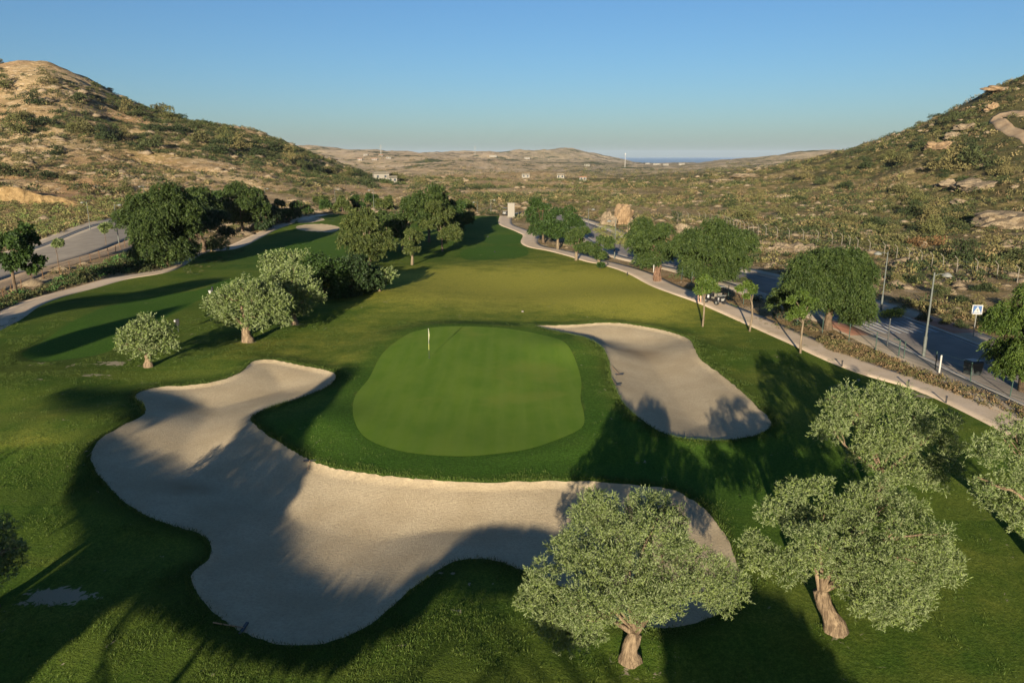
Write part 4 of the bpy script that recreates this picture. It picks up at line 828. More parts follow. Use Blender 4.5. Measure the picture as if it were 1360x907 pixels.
for (p, o) in _big:
    nm = next(n for n, f in sides if f(p)); row = 'on the skyline' if p[1] < 125 else 'high up' if p[1] < 175 else 'half way up' if p[1] < 240 else 'low down'
    u = ['dark green', 'blackish green', 'olive green', 'mid green', 'very dark', 'dusty olive'][[q for q, a in enumerate(_big) if a[1] is o][0] % 6]
    tag(o, '%s wild shrub %s on the %s' % (u, row, nm), 'shrub', '%s shrubs %s on the %s' % (u, row, nm))
def patch(name, poly, n, rr, tl_, label, kind='stuff', nleaf=60, size=0.2, cat='plants'):
    P = gpoly(poly); lo, hi = P.min(0), P.max(0); G = lo + rng.random((n * 4, 2)) * (hi - lo); G = G[sdf(G[:, 0], G[:, 1], P) < 0][:n]
    t = np.array(tl_)[rng.randint(0, len(tl_), len(G))] * (0.8 + 0.5 * rng.rand(len(G), 1)); r = rr * (0.6 + 0.8 * rng.rand(len(G)))
    V, Cc = scatter_bushes(np.stack([G[:, 0], G[:, 1], zgrid(G[:, 0], G[:, 1]) - 0.05], 1), r, t, nleaf, rng, size)
    return tag(mesh_np(name, V, quads(len(V) // 4), 'scrub', None, {'tint': Cc}), label, cat, None, kind)
patch('ground_cover', [(-40, 445), (0, 412), (40, 396), (85, 383), (125, 372), (155, 364), (200, 362), (222, 352), (225, 345), (190, 345), (165, 338), (120, 358), (80, 372), (30, 390), (-40, 412)], 420, 0.75, [TINTS[0], TINTS[1], TINTS[6], (0.05, 0.10, 0.03)], 'dark green ground cover between the left path and the fence', nleaf=70, size=0.26)
patch('ground_cover', [(240, 362), (250, 352), (270, 340), (300, 338), (330, 328), (300, 350), (262, 366)], 40, 0.5, [TINTS[0], TINTS[6]], 'low bushes along the inner edge of the left path bend')
patch('roadside_scrub', [(-40, 330), (0, 318), (60, 318), (120, 296), (170, 282), (170, 262), (60, 268), (-40, 272)], 900, 1.1, [TINTS[2], TINTS[0], TINTS[3], (0.14, 0.14, 0.05), (0.10, 0.13, 0.04)], 'olive and yellow scrub between the pale road and the ochre bank', nleaf=60, size=0.26)
patch('low_hedge', [(1086, 452), (1100, 448), (1160, 468), (1250, 500), (1345, 538), (1400, 560), (1400, 580), (1330, 548), (1240, 512), (1170, 487), (1100, 464)], 900, 0.34, [(0.12, 0.085, 0.045), (0.16, 0.11, 0.06), (0.09, 0.09, 0.035), (0.13, 0.11, 0.05)], 'low brownish clipped hedge along the right cart path', None, 60, 0.26, 'hedge')
patch('verge_plants', [(1000, 420), (1060, 438), (1090, 452), (1060, 446), (1010, 428), (975, 408), (960, 396)], 70, 0.25, [(0.12, 0.09, 0.045), (0.07, 0.09, 0.03)], 'sparse dry plants on the verge between cart path and road')
patch('verge_plants', [(700, 296), (730, 310), (740, 300), (715, 290)], 70, 0.7, [(0.12, 0.12, 0.045), (0.09, 0.11, 0.03), TINTS[3]], 'scrub between the far cart path and the road')
patch('verge_plants', [(835, 312), (860, 320), (835, 330), (800, 318), (790, 305), (800, 297)], 160, 0.8, [(0.14, 0.15, 0.04), (0.11, 0.13, 0.035), TINTS[2]], 'yellow green scrub below the orange earth mound')
patch('flowering_bush', [(1172, 416), (1196, 412), (1198, 420), (1176, 424)], 26, 0.6, [(0.42, 0.38, 0.06), (0.28, 0.28, 0.05), (0.10, 0.12, 0.03)], 'yellow flowering bush at the far side of the road', None, 160, 0.2, 'bush')
patch('rusty_bush', [(1210, 322), (1250, 318), (1255, 326), (1215, 330)], 14, 1.4, [(0.13, 0.075, 0.035), (0.105, 0.065, 0.03), (0.08, 0.06, 0.03)], 'rust brown bush on the slope behind the concrete post fence', None, 160, 0.2, 'bush')
patch('red_scrub', [(690, 282), (716, 276), (724, 284), (700, 288)], 30, 1.0, [(0.22, 0.12, 0.05), (0.15, 0.09, 0.05)], 'reddish scrub beside the far road bend')
# grass tufts along the bunker lips and in the rough
def tufts(name, pts, h, w, per, label, seed):
    rg = np.random.RandomState(seed); P = np.repeat(pts, per, 0) + rg.normal(size=(len(pts) * per, 3)) * np.array([w, w, 0]); D = rg.normal(size=P.shape) * 0.5; D[:, 2] = 1
    V = leaves(P, D, h * (0.5 + rg.rand(len(P))), h * 0.16, rg)
    t = np.array([(0.035, 0.062, 0.012), (0.055, 0.085, 0.018), (0.075, 0.10, 0.022)])[rg.randint(0, 3, len(P))]
    return tag(mesh_np(name, V, quads(len(V) // 4), 'scrub', None, {'tint': np.repeat(t, 4, 0)}), label, 'grass', None, 'stuff')
lip = []
for Pp in (P_MAIN, P_RIGHT):
    c = Pp.mean(0); L = resample(np.vstack([Pp, Pp[:1]]), 0.09)
    T = np.gradient(L, axis=0); T /= np.hypot(T[:, 0], T[:, 1])[:, None] + 1e-9; N = np.stack([T[:, 1], -T[:, 0]], 1)
    if sdf(np.array([L[5, 0] + N[5, 0]]), np.array([L[5, 1] + N[5, 1]]), Pp)[0] < 0: N = -N
    lip.append(L + N * np.abs(rng.normal(size=(len(L), 1))) * 0.10 + N * 0.04)
lip = np.concatenate(lip); lz = hfull(lip[:, 0], lip[:, 1])
tufts('lip_grass', np.column_stack([lip, lz - 0.02]), 0.13, 0.06, 7, 'ragged grass hanging over the bunker lips', 5)
gx = rng.uniform(-48, 40, 160000); gy = rng.uniform(17, 70, 160000)
mk = (sdf(gx, gy, P_TURF, 3) < -0.5) & (np.minimum(sdf(gx, gy, P_GREEN, 6), sdf(gx, gy, P_LFW, 3)) > 0.6) & (np.minimum(sdf(gx, gy, P_MAIN, 6), sdf(gx, gy, P_RIGHT, 6)) > 0.1)
ix = np.clip(np.searchsorted(GX, gx), 0, nx - 1); iy = np.clip(np.searchsorted(GY, gy), 0, ny - 1); rg_ = rough_.reshape(ny, nx)[iy, ix]
mk &= rng.rand(len(gx)) < np.clip(rg_ * 0.8 + 0.04, 0, 1) * np.clip(0.5 + 2.2 * fbm(gx / 1.6, gy / 1.6, 41, 3), 0, 1)
gx, gy = gx[mk], gy[mk]; tufts('rough_grass', np.column_stack([gx, gy, zgrid(gx, gy)]), 0.10, 0.12, 11, 'longer tussocky grass in the rough', 6)

# ------------------------------------------------------------------ small things
def top_z(g, py): return CAM_H + kpy(py) * g[1] - g[2]
# flagstick on the green
g = ground(570, 476, 0.45); zt = 0.47 + zg(g[0], g[1]) - 0.0
g = Vector((g[0], g[1], hz(g[0], g[1]) + 0.025))
root = empty('flagstick', g, 'thin golf flagstick with a limp pale flag standing in the putting green', 'flagstick')
MB().tube([(0, 0, -0.05), (0, 0, 0.62)], 0.016, 8).build('lower_pole', 'darkmetal', root)
MB().tube([(0, 0, 0.62), (0, 0, 1.08)], 0.020, 8).build('yellow_band', 'yellow', root)
MB().tube([(0, 0, 1.08), (0, 0, 2.2)], 0.014, 8).disc((0, 0, 2.21), 0.025, 'z', 0.03).build('upper_pole', 'white', root)
fb = MB(); rows = []
for i in range(9):
    t = i / 8; z = 2.17 - 0.75 * t; w = 0.02 + 0.045 * math.sin(math.pi * min(1, t * 1.15)) ; rows.append([(0.014 + w * s_, 0.05 * math.sin(s_ * 7 + t * 5) * (0.4 + t), z - 0.12 * s_) for s_ in (0, .25, .5, .75, 1)])
for i in range(8):
    for j in range(4): fb.poly([rows[i][j], rows[i][j + 1], rows[i + 1][j + 1], rows[i + 1][j]])
f_ = fb.build('flag', 'flag', root, True); sm = f_.modifiers.new('thickness', 'SOLIDIFY'); sm.thickness = 0.006
MB().disc((0, 0, 0.003), 0.056, 'z', 0.006, 20).build('hole_cup', 'black', root)
# rakes
def rake(p, hx, lab):
    a = gpt(*p); a[2] = hz(a[0], a[1]); b = gpt(*hx); b[2] = hz(b[0], b[1]); root = empty('bunker_rake', a, lab, 'rake', 'rakes left at the bunkers')
    d = (b - a); e = Vector((-d.y, d.x, 0)).normalized() * 0.3
    MB().tube([(0, 0, .08), tuple(d + Vector((0, 0, .06)))], 0.02, 6).build('handle', 'wood', root)
    hb = MB().box((0, 0, .06), (0.10, 0.62, 0.05), math.atan2(e.y, e.x) - math.pi / 2, 0.01)
    hb.build('head', 'black', root)
    tb = MB()
    for k in range(9): q = e * (k - 4) / 4; tb.box((q.x, q.y, 0.02), (0.02, 0.02, 0.08))
    tb.build('teeth', 'black', root)
rake((325, 848), (285, 846), 'black headed rake lying at the lower left lip of the front bunker')
rake((412, 620), (409, 628), 'dark rake at the inner lip of the front bunker near its shaded neck')
rake((822, 502), (813, 494), 'dark rake on the left lip of the right bunker, upper of two')
rake((818, 520), (812, 512), 'dark rake on the left lip of the right bunker, lower of two')
# tee furniture
g = gpt(237, 441); root = empty('tee_sign', g, 'black tee sign on a thin post beside the left fairway', 'sign'); h = top_z(g, 424)
MB().tube([(0, 0, 0), (0, 0, h - 0.45)], 0.03, 8).build('post', 'darkmetal', root); MB().box((0, 0, h - 0.25), (0.30, 0.12, 0.5), 0.4, 0.02).build('board', 'black', root); MB().box((-0.18, -0.05, h - 0.13), (0.16, 0.1, 0.16), 0.4, 0.03).build('hood', 'white', root)
g = gpt(283, 395); root = empty('ball_washer', g, 'dark ball washer with a white bin hung on its post near the grove', 'ball washer'); h = top_z(g, 381)
MB().tube([(0, 0, 0), (0, 0, h * .7)], 0.035, 8).build('post', 'darkmetal', root); MB().tube([(0, 0, h * .55), (0, 0, h * 0.97), (0, 0, h)], [0.10, 0.12, 0.07], 12).build('washer', 'black', root)
MB().tube([(-.27, 0, h * .36), (-.27, 0, h * .66)], [0.10, 0.20], 14).build('bin', 'white', root)
# ---- golf carts
def golf_cart(loc, rz, lab, s_=1.0):
    root = empty('golf_cart', loc, lab, 'golf cart', None, rz)
    b = MB().box((0, 0, .42), (2.2, 1.1, .22), 0, .08).box((.75, 0, .66), (.62, 1.04, .36), 0, .14, .84).box((-.72, 0, .64), (.70, 1.06, .28), 0, .1, .95)
    b.build('body', 'black', root)
    MB().box((-.18, 0, .64), (.5, .98, .16), 0, .06).box((-.43, 0, .88), (.12, .98, .42), 0, .04).build('seat', 'concrete', root)
    MB().box((-.12, 0, 1.82), (1.65, 1.12, .06), 0, .16, .94).build('roof', 'steel', root)
    for x, y in ((.62, .48), (.62, -.48), (-.85, .48), (-.85, -.48)):
        MB().tube([(x, y, .7), (x * .93, y, 1.8)], .022, 6).build('roof_post', 'darkmetal', root)
        if True:
            w = MB().disc((x * 1.12 + (.02 if x > 0 else .12), y * 1.02, .23), .23, 'y', .19, 18).build('wheel', 'rubber', root)
            MB().disc((x * 1.12 + (.02 if x > 0 else .12), y * 1.24, .23), .12, 'y', .03, 12).build('hub', 'steel', w)
    MB().tube([(.38, .25, .8), (.2, .25, 1.02)], .02, 6).disc((.2, .25, 1.03), .17, 'z', .03, 14).build('steering_wheel', 'darkmetal', root)
    MB().box((-1.0, 0, .95), (.36, .9, .06), 0, .05).box((-1.14, 0, .62), (.06, .46, .12)).build('bag_rack', 'steel', root)
    MB().box((-1.12, 0, .5), (.02, .34, .13)).build('plate', 'white', root)
    for y in (-.36, .36): MB().disc((1.07, y, .62), .07, 'x', .04, 12).build('headlight', 'glass', root)
    return root
g = gpt(949, 404)
golf_cart(g + Vector((0, 0, .05)), RAD(118), 'black golf cart with a pale roof parked on the right cart path')
g2 = gpt(671, 286); golf_cart(g2 + Vector((0, 0, .05)), RAD(80), 'distant black golf cart at the far end of the right cart path')
# ---- person walking beside the near cart
def person(loc, rz, lab):
    root = empty('person', loc, lab, 'person', None, rz)
    J = {'pel': (0, 0, .92, .135), 'wst': (0, 0, 1.05, .12), 'chs': (0, .01, 1.28, .15), 'nek': (0, .01, 1.46, .06), 'hd0': (0, .02, 1.56, .075), 'hd1': (0, .03, 1.66, .088), 'hd2': (0, .02, 1.73, .06),
         'hl': (.10, 0, .86, .10), 'kl': (.12, .16, .48, .065), 'al': (.12, .10, .09, .042), 'tl': (.12, .26, .04, .035), 'hr': (-.10, 0, .86, .10), 'kr': (-.11, -.02, .48, .065), 'ar': (-.12, -.24, .14, .042), 'tr': (-.12, -.12, .05, .035),
         'sl': (.19, 0, 1.40, .062), 'el': (.26, -.10, 1.14, .045), 'wl': (.27, .06, .92, .03), 'fl': (.27, .12, .83, .028), 'sr': (-.19, 0, 1.40, .062), 'er': (-.25, .12, 1.16, .045), 'wr': (-.24, .30, 1.02, .03), 'fr': (-.23, .38, .98, .028)}
    E = [('pel', 'wst'), ('wst', 'chs'), ('chs', 'nek'), ('nek', 'hd0'), ('hd0', 'hd1'), ('hd1', 'hd2'), ('pel', 'hl'), ('hl', 'kl'), ('kl', 'al'), ('al', 'tl'), ('pel', 'hr'), ('hr', 'kr'), ('kr', 'ar'), ('ar', 'tr'), ('chs', 'sl'), ('sl', 'el'), ('el', 'wl'), ('wl', 'fl'), ('chs', 'sr'), ('sr', 'er'), ('er', 'wr'), ('wr', 'fr')]
    def skin(name, keys, mat, grow=0.0, cut=None):
        ks = [k for k in J if k in keys]; me = bpy.data.meshes.new(name); me.from_pydata([J[k][:3] for k in ks], [(ks.index(a), ks.index(b)) for a, b in E if a in ks and b in ks], []); me.materials.append(M[mat])
        o = bpy.data.objects.new(name, me); COL.objects.link(o); o.parent = root; sk = o.modifiers.new('skin', 'SKIN'); sub = o.modifiers.new('sub', 'SUBSURF'); sub.levels = sub.render_levels = 2
        lay = me.skin_vertices[0] if me.skin_vertices else me.skin_vertices.new() if hasattr(me.skin_vertices, 'new') else None
        for i, k in enumerate(ks): r = J[k][3] + grow; me.skin_vertices[0].data[i].radius = (r, r); me.skin_vertices[0].data[i].use_root = (i == 0)
        return o
    skin('body', list(J), 'skin')
    skin('shirt', ['wst', 'chs', 'sl', 'el', 'sr', 'er'], 'shirt', .022)
    skin('shorts', ['pel', 'hl', 'hr', 'wst'], 'trousers', .028)
    hb = MB(); n = 12
    for i in range(5):
        ph = i / 4 * math.pi * .5
        for q in range(n): a = q / n * 6.283; hb.v.append((.105 * math.cos(ph) * math.cos(a), .005 + .115 * math.cos(ph) * math.sin(a), 1.67 + .115 * math.sin(ph)))
    for i in range(4):
        for q in range(n): hb.f.append((i * n + q, i * n + (q + 1) % n, (i + 1) * n + (q + 1) % n, (i + 1) * n + q))
    hb.build('hair', 'hair', root, True)
    return root
try: person(gpt(928.5, 404) + Vector((0, 0, .05)), RAD(160), 'person in a pale shirt and dark shorts walking beside the golf cart')
except Exception as e: print('person failed', e)
# ---- street lamps
def lamp(base, top, side, lab, r=0.09, grp='street lamps'):
    g = gpt(*base); h = top_z(g, top); root = empty('street_lamp', g, lab, 'street lamp', grp)
    MB().tube([(0, 0, -.1), (0, 0, h * .25), (0, 0, h * .26), (0, 0, h)], [r * 1.25, r * 1.2, r * .8, r * .6], 10).build('pole', 'lamp', root)
    MB().tube([(0, 0, h - .25), (side * .4, 0, h - .1), (side * .75, 0, h - .12)], .03, 6).build('arm', 'lamp', root)
    hd = MB().tube([(side * .95, 0, h - .30), (side * .95, 0, h - .22), (side * .95, 0, h - .08), (side * .95, 0, h)], [.36, .36, .20, .05], 14); hd.build('lamp_head', 'steel', root, True)
    return root
lamp((1226, 475), 362, 1, 'tall street lamp nearest the camera between pavement and road, right of the zebra crossing', .10)
lamp((1170, 413), 334, -1, 'street lamp behind the big pepper tree, its head turned left', .08)
for i, (b, t, lab) in enumerate([((816, 344), 292, 'pale lamp post beside the paired small trees'), ((781, 310), 277, 'pale lamp post left of the orange earth mound'), ((717, 279), 265, 'left of two thin posts near the far road bend'), ((722, 283), 270, 'right of two thin posts near the far road bend'),
        ((120, 306), 268, 'lamp post on the left pavement, left of the tall pepper tree'), ((158, 323), 271, 'tall lamp post on the left verge nearest the tall pepper tree'), ((195, 288), 247, 'lamp post rising behind the tall left pepper tree'), ((446, 280), 251, 'lamp post behind the far bunkers'), ((497, 288), 252, 'lamp post rising out of the far grove'), ((353, 278), 250, 'lamp post behind the middle of the left clump'), ((634, 282), 268, 'leftmost thin post near the cream panel'), ((652, 283), 265, 'thin post directly left of the cream panel')]):
    lamp(b, t, 1 if i % 2 else -1, lab, .075)
# ---- crossing sign
def cross_sign(base, top, lab, rz=0.0):
    g = gpt(*base); h = top_z(g, top); root = empty('crossing_sign', g, lab, 'road sign', None, rz)
    MB().tube([(0, 0, -.1), (0, 0, h)], .04, 8).build('post', 'steel', root)
    MB().box((0, -.06, h - .33), (.66, .03, .66), 0, 0).build('sign_plate', 'blue', root)
    p = root.children[-1]
    MB()._add([(-.29, -.082, h - .60), (.29, -.082, h - .60), (0, -.082, h - .05)], [(0, 1, 2)]).build('white_triangle', 'white', p)
    f = MB(); f.disc((.02, -.083, h - .25), .035, 'y', .004, 10)
    for a, b in (((.02, .30), (-.01, .42)), ((-.01, .42), (.08, .54)), ((-.01, .42), (-.10, .54)), ((.01, .33), (.09, .40)), ((.01, .33), (-.08, .39))):
        f.tube([(a[0], -.083, h - a[1]), (b[0], -.083, h - b[1])], .016, 5)
    f.build('walking_figure', 'black', p)
    MB().box((0, -.052, h - .33), (.80, .02, .80)).build('sign_border', 'white', root)
cross_sign((1292, 449), 406, 'blue square pedestrian crossing sign on a grey post across the road', RAD(-12))
def post(base, top, r, mat, name, lab, cat, bent=False):
    g = gpt(*base); h = top_z(g, top); root = empty(name, g, lab, cat)
    MB().tube([(0, 0, -.1), (0, 0, h)], r, 8).build('shaft', mat, root); MB().tube([(0, 0, h), (0, 0, h + .04)], [r * 1.2, r * .6], 8).build('cap', 'steel', root)
    if bent: MB().tube([(0, 0, h), (-.5, 0, h + .1)], r * .7, 6).build('arm', mat, root)
post((1247, 497), 472, .06, 'white', 'marker_post', 'white marker post in the low hedge by the right path', 'post')
post((1178, 461), 424, .05, 'darkmetal', 'sign_post', 'thin dark post on the near pavement before the zebra crossing', 'post')
post((1193, 475), 452, .045, 'greenmetal', 'service_post', 'green post with a bent top behind the low hedge', 'post', True)
post((868, 362), 352, .06, 'white', 'marker_post', 'short white post left of the brown boulder', 'post')
post((1045, 425), 408, .07, 'steel', 'marker_post', 'grey post in the shade left of the big crossing pepper tree', 'post')
g = gpt(1291, 497); root = empty('waste_bin', g, 'dark waste container at the near kerb right of the white marker post', 'bin')
MB().box((0, 0, .48), (.95, .8, .9), .3, .1, 1.12).build('container', 'darkmetal', root); MB().box((0, 0, .99), (1.12, .95, .1), .3, .12, .8).build('lid', 'black', root)
# ---- fences
def fence(name, line, step, h, pr, pm, wm, lab, wires=(0.3, 0.65, 1.0), bent=0.0, wr=.012):
    L = resample(line, step); root = empty(name, (L[0][0], L[0][1], zg(*L[0])), lab, 'fence'); o = Vector(root.location); tops = []
    for i, p in enumerate(L):
        b = Vector((p[0], p[1], zg(*p))) - o; lean = Vector((random.Random(i).uniform(-.08, .08), 0, 0)); t = b + Vector((0, 0, h)) + lean
        pts = [tuple(b - Vector((0, 0, .15))), tuple(t)] + ([tuple(t + Vector((-bent, -bent * .3, bent * .9)))] if bent else [])
        MB().tube(pts, pr, 6).build('post', pm, root); tops.append((b, t))
    for w in wires:
        MB().tube([tuple(b + (t - b) * w) for b, t in tops], wr, 4).build('wire', wm, root)
    return root
fl = gpoly([(-60, 432), (0, 402), (19, 390), (37, 381), (58, 371), (76, 366), (90, 360), (104, 355), (119, 349), (131, 344), (142, 340), (154, 335), (166, 329), (185, 321)])
fence('wire_fence', fl, 3.6, 1.25, .045, 'rust', 'rust', 'rusty wire fence along the dusty verge of the left road', (0.15, .4, .65, .95), 0, .010)
fr = gpoly([(900, 294), (930, 293), (960, 298), (985, 307), (1010, 314), (1042, 318), (1082, 322), (1110, 325), (1141, 334), (1177, 341), (1219, 351), (1263, 361), (1316, 369), (1380, 382)])
fence('concrete_post_fence', fr, 2.9, 1.7, .05, 'concrete', 'steel', 'fence of pale concrete posts with bent tops below the right hillside', (.3, .6, .9), .55, .01)
fg = gpoly([(905, 372), (960, 394), (1000, 410), (1060, 433), (1109, 447), (1147, 459), (1200, 478), (1260, 499), (1315, 518), (1400, 548)])
fence('mesh_fence', fg, 3.0, 1.45, .035, 'greenmetal', 'greenmetal', 'green wire mesh fence between the low hedge and the near pavement', (.1, .3, .5, .7, .97), 0, .008)
# ---- walls, panel, buildings
g = gpt(679, 289); root = empty('entrance_panel', g, 'upright cream panel at the far end of the lawn', 'panel', None, RAD(-8)); h = top_z(g, 270)
MB().box((0, 0, h / 2), (1.7, .35, h)).build('slab', 'farwall', root); MB().box((0, 0, h + .05), (2.1, .45, .1)).build('coping', 'concrete', root); MB().box((0, 0, .1), (2.3, .6, .2)).build('plinth', 'concrete', root)
def house(px, py, w, d, h, lab, mat='farwall', roof='gable', rz=0.3, name='house'):
    g = gpt(px, py); root = empty(name, g, lab, 'house', 'far houses in the valley', rz)
    MB().box((0, 0, h / 2 - .5), (w, d, h + 1)).build('wall', mat, root)
    if roof == 'gable':
        r = MB(); r._add([(-w / 2 - .3, -d / 2 - .3, h), (w / 2 + .3, -d / 2 - .3, h), (w / 2 + .3, d / 2 + .3, h), (-w / 2 - .3, d / 2 + .3, h), (-w / 2 - .3, 0, h + d * .25), (w / 2 + .3, 0, h + d * .25)], [(0, 1, 5, 4), (2, 3, 4, 5), (0, 4, 3), (1, 2, 5), (3, 2, 1, 0)]); r.build('roof', 'tile', root)
    else: MB().box((0, 0, h + .75), (w + .3, d + .3, .5)).build('roof', 'concrete', root)
    n = max(2, int(w / 3))
    for i in range(n): MB().box((-w / 2 + (i + .5) * w / n, -d / 2 - .02, h * .55), (1.0, .1, 1.2)).build('window', 'glass', root)
house(506, 238, 8, 6, 3, 'pale two part house among trees at the foot of the left hill', 'farwall', 'flat')
house(521, 242, 4.5, 4, 2.2, 'small white outbuilding below the pale house', 'farwall', 'flat')
rgb = random.Random(9)
for i, (px, py, w, lab, mt, rf) in enumerate([(655, 209, 60, 'long pale building on the far ridge', 'white', 'flat'), (700, 211, 50, 'wide low white shed on the far ridge', 'white', 'flat'), (486, 207, 26, 'white house on the far left slope', 'white', 'flat'), (497, 213, 22, 'cream house below the far white one', 'cream', 'gable'), (506, 208, 20, 'red roofed house on the far left slope', 'cream', 'gable'), (478, 213, 18, 'lowest of the far left houses', 'white', 'gable'), (516, 211, 22, 'far house furthest right on the left slope', 'cream', 'flat'), (745, 237, 14, 'low white shed in the valley, left of two', 'white', 'flat'), (774, 239, 12, 'low white shed in the valley, right of two', 'white', 'gable'), (698, 236, 16, 'long pale shed in the middle of the valley', 'white', 'flat'), (780, 221, 24, 'small far building on the plain', 'cream', 'flat'), (872, 219, 40, 'white block of the coastal town', 'white', 'flat'), (884, 219.5, 30, 'cream block of the coastal town', 'cream', 'flat'), (860, 218.5, 30, 'low block of the coastal town, left one', 'white', 'flat'), (905, 219, 34, 'low block of the coastal town, right one', 'white', 'flat')]):
    house(px, py, w * .36, w * .16, w * .04 + 1.5, lab, 'farwall', rf, rgb.uniform(-.4, .4))
g = gpt(830, 222); root = empty('radio_mast', g, 'thin radio mast in front of the sea', 'mast'); MB().tube([(0, 0, 0), (0, 0, 24)], [.45, .25], 6).build('mast', 'white', root); MB().box((0, 0, 22), (2, 2, 1.5)).build('antenna', 'white', root)
for i, (px, py, t, lab) in enumerate([(506, 205, 192, 'pylon on the far left ridge'), (631, 206, 193, 'pylon on the far blue ridge')]):
    g = gpt(px, py); h = min(max(top_z(g, t), 10), 40); root = empty('pylon', g, lab, 'pylon', 'pylons on the far ridges'); MB().tube([(0, 0, 0), (0, 0, h)], [.9, .35], 4).build('tower', 'steel', root); MB().box((0, 0, h * .85), (7, .4, .4)).box((0, 0, h * .7), (9, .4, .4)).build('crossarms', 'steel', root)
# ---- rocks and banks
def rock(name, loc, dims, mat, lab, cat, grp=None, seed=1, rz=0.0, sub=4, rough=.25, top=None):
    import bmesh
    bm = bmesh.new(); bmesh.ops.create_icosphere(bm, subdivisions=sub, radius=1.0)
    sd = seed * 7.7
    for v in bm.verts:
        n = v.co.normalized(); q = 1 + rough * (2 * float(fbm(n.x * 1.7 + sd, n.y * 1.7 + n.z * 2.1 + sd, seed, 4)) ) + rough * .55 * abs(float(fbm(n.x * 5 + sd, n.z * 7 + n.y * 4, seed, 3)))
        v.co = Vector((n.x * dims[0] * q, n.y * dims[1] * q, max(n.z, -.3) * dims[2] * q))
    me = bpy.data.meshes.new(name); bm.to_mesh(me); bm.free(); me.materials.append(M[mat]); o = bpy.data.objects.new(name, me); COL.objects.link(o); o.location = loc; o.rotation_euler = (0, 0, rz)
    return tag(o, lab, cat, grp)
def rk(px, py, w, h, mat, lab, cat='rock', seed=1, d=None, name='boulder', grp=None, rough=.3):
    g = gpt(px, py + h * .45); m = (g - cam.location).length / FPX
    return rock(name, g, (w * m / 2, (d or w * .7) * m / 2, h * m), mat, lab, cat, grp, seed, seed * .3, 4, rough)
rk(873, 365, 13, 18, 'brownrock', 'brown pointed boulder beside the right cart path', seed=3)
rk(829, 288, 32, 20, 'clay', 'orange earth mound cut open above the road', 'mound', 5, name='earth_mound', rough=.4)
rk(808, 292, 26, 16, 'rock', 'grey brown earth slope on the left of the orange mound', 'mound', 6, name='earth_mound')
rk(840, 302, 16, 14, 'rock', 'pale stones at the foot of the orange mound', seed=8, rough=.5)
for i, (px, py, w, h, lab) in enumerate([(916, 308, 34, 12, 'pale rock outcrop just right of the boulder pepper tree'), (932, 310, 26, 10, 'pale jagged rock above the widest pepper tree, left part'), (1050, 330, 40, 9, 'long pale rock ledge behind the concrete post fence'), (1025, 332, 20, 7, 'small pale rock left of the long ledge'), (1003, 328, 18, 12, 'white rocks right of the widest pepper tree'), (1335, 292, 90, 22, 'large pale bare rock slab at the right edge half way up'), (1296, 245, 44, 7, 'tan bare patch of rock below the dark shrubs'), (1262, 246, 30, 6, 'tan bare patch left of its bigger neighbour'), (1245, 193, 26, 6, 'orange bare rock on the right hill, lower one'), (1283, 168, 24, 5, 'tan bare rock on the right hill near the track'), (1270, 180, 20, 5, 'pale rock strip on the right hill'), (1330, 118, 30, 4, 'ochre streak near the top of the right hill'), (1318, 142, 14, 5, 'orange rock above the dirt track'), (1215, 348, 8, 6, 'white boulder among scrub left of the fence bend'), (1262, 388, 18, 7, 'pale boulder behind the near street lamp'), (1247, 378, 12, 5, 'small pale boulder above the bigger one'), (1272, 268, 20, 4, 'pale rocks in the middle of the right hillside'), (1150, 312, 20, 4, 'pale rocks above the fence'), (1225, 325, 10, 5, 'white boulder beside the rust brown bush'), (1040, 262, 22, 4, 'pale stones in the valley on the right'), (930, 268, 26, 3, 'pale streak of stones in the valley'), (960, 240, 40, 3, 'long pale outcrop in the far valley'), (990, 234, 30, 3, 'pale outcrop near the right skyline foot')]):
    rk(px, py, w, h * (.6 if w > 80 else 1), 'clay' if 'orange' in lab or 'ochre' in lab else 'rock', lab, 'rock', 20 + i, name='rock_outcrop', rough=.45)
# ochre cut bank on the left
P = resample(gpoly([(-70, 268), (0, 270), (30, 271), (55, 272), (80, 273), (100, 276), (118, 278)]), .4); rr = np.random.RandomState(4); V = []; nv = 15
for i, p in enumerate(P):
    hh = (3.6 + 2.8 * float(fbm(i * .045, 0, 3, 3))) * min(1, (len(P) - i) / 55) + .3; gz_ = zg(*p)
    for j in range(nv):
        t = j / (nv - 1); inn = 2.2 * t ** .6 + 2.0 * float(fbm(i * .08, t * .7, 8, 4)) + 3.4 * abs(float(vnoise(i * .22, t * .3, 9))) + 1.2 * abs(float(vnoise(i * .55, t * .8, 19))); V.append((p[0] - inn * .4, p[1] + inn, gz_ - .4 + hh * t ** .85 * (1 + .1 * float(vnoise(i * .3, t * 3, 2)))))
    V.append((p[0] - 1.5, p[1] + 11, max(zg(p[0] - 1.5, p[1] + 11) - .5, gz_)))
n1 = nv + 1; F = np.array([(i * n1 + j, (i + 1) * n1 + j, (i + 1) * n1 + j + 1, i * n1 + j + 1) for i in range(len(P) - 1) for j in range(nv)])
tag(mesh_np('cut_bank', V, F, 'ochre', None, None, True), 'ochre cut bank of bare earth above the left roadside scrub', 'bank', None, 'structure')
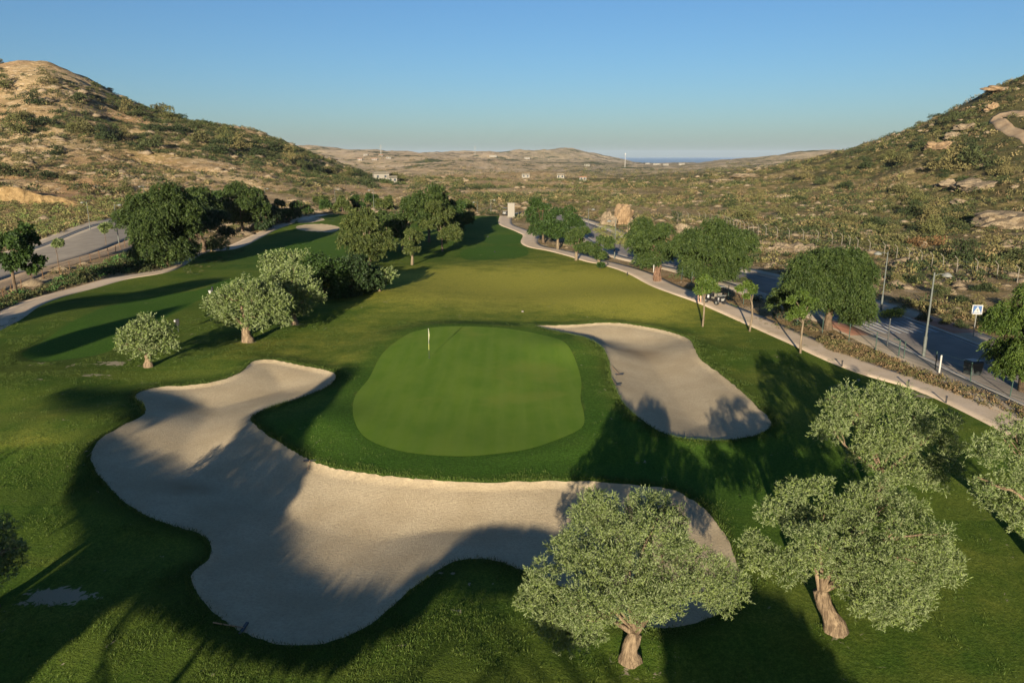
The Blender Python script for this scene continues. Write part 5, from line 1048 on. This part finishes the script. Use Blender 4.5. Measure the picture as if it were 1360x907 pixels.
# loose pale rocks on the slopes, too many to count
xs, ys, ds = sample_hill(30000, 80, 560); band = np.abs(fbm(xs / 40, ys / 14, 51, 3)); m_ = (rng.rand(len(xs)) < np.where(band < 0.07, 0.95, 0.16)); xs, ys = xs[m_], ys[m_]
ico = np.array([(0, 0, 1), (.9, 0, .3), (.3, .85, .25), (-.7, .55, .35), (-.75, -.5, .2), (.25, -.9, .3), (0, 0, -.5)]); fc = np.array([(0, 1, 2), (0, 2, 3), (0, 3, 4), (0, 4, 5), (0, 5, 1), (6, 2, 1), (6, 3, 2), (6, 4, 3), (6, 5, 4), (6, 1, 5)])
n_ = len(xs); sc = (0.18 + .95 * rng.rand(n_) ** 2.6) * np.where(xs < -20, 1.25, .8) * (1 + np.hypot(xs, ys) / 350); B = ico[None] * (0.7 + .6 * rng.rand(n_, 7, 1)) * sc[:, None, None] * np.array([1.5, 1.0, .6]); B += np.stack([xs, ys, zgrid(xs, ys) - .12 * sc], 1)[:, None]
tag(mesh_np('loose_rocks', B.reshape(-1, 3), (fc[None] + np.arange(n_)[:, None, None] * 7).reshape(-1, 3), 'rock'), 'pale loose rocks scattered over the slopes', 'rocks', None, 'stuff')
# little things on the lawn edges
for i, (px, py, lab) in enumerate([(1118, 487, 'dark low path marker beside the lawn below the big pepper tree'), (1206, 514, 'dark low path marker beside the open crowned olive'), (1256, 537, 'dark low path marker furthest right along the path'), (833, 366, 'dark low path marker before the boulder'), (807, 353, 'dark low path marker beside the sapling')]):
    g = gpt(px, py); root = empty('path_marker', g, lab, 'marker', 'low dark markers along the right path'); MB().tube([(0, 0, -.05), (0, 0, .42)], .05, 8).build('stake', 'black', root); MB().disc((0, 0, .44), .07, 'z', .05).build('cap', 'black', root)
for i, (px, py, lab) in enumerate([(648, 315, 'tiny dark tee marker on the farther dark tee'), (657, 335, 'tiny dark tee marker on the nearer dark tee'), (694, 415, 'small white stone on the dry fairway behind the green')]):
    g = gpt(px, py); root = empty('tee_marker', g, lab, 'marker'); MB().box((0, 0, .08), (.24, .2, .14), .2, .06, .8).build('block', 'concrete' if 'white' in lab else 'black', root); MB().tube([(0, 0, -.1), (0, 0, .05)], .04, 6).build('spike', 'steel', root)
# haze: a box of thin even air round everything, the sky stays outside
hb_ = MB().box((0, 11900, 20), (62000, 24300, 230)).build('haze', 'white'); tag(hb_, 'thin warm haze filling the valley air', 'haze', None, 'stuff')
hm_ = bpy.data.materials.new('haze_air'); hm_.use_nodes = True; hn = hm_.node_tree.nodes; hn.remove(hn['Principled BSDF']); pv = hn.new('ShaderNodeVolumePrincipled')
pv.inputs['Color'].default_value = (0.62, 0.76, 0.95, 1); pv.inputs['Density'].default_value = 0.00003; pv.inputs['Anisotropy'].default_value = 0.0
hm_.node_tree.links.new(pv.outputs[0], hn['Material Output'].inputs['Volume']); hb_.data.materials[0] = hm_
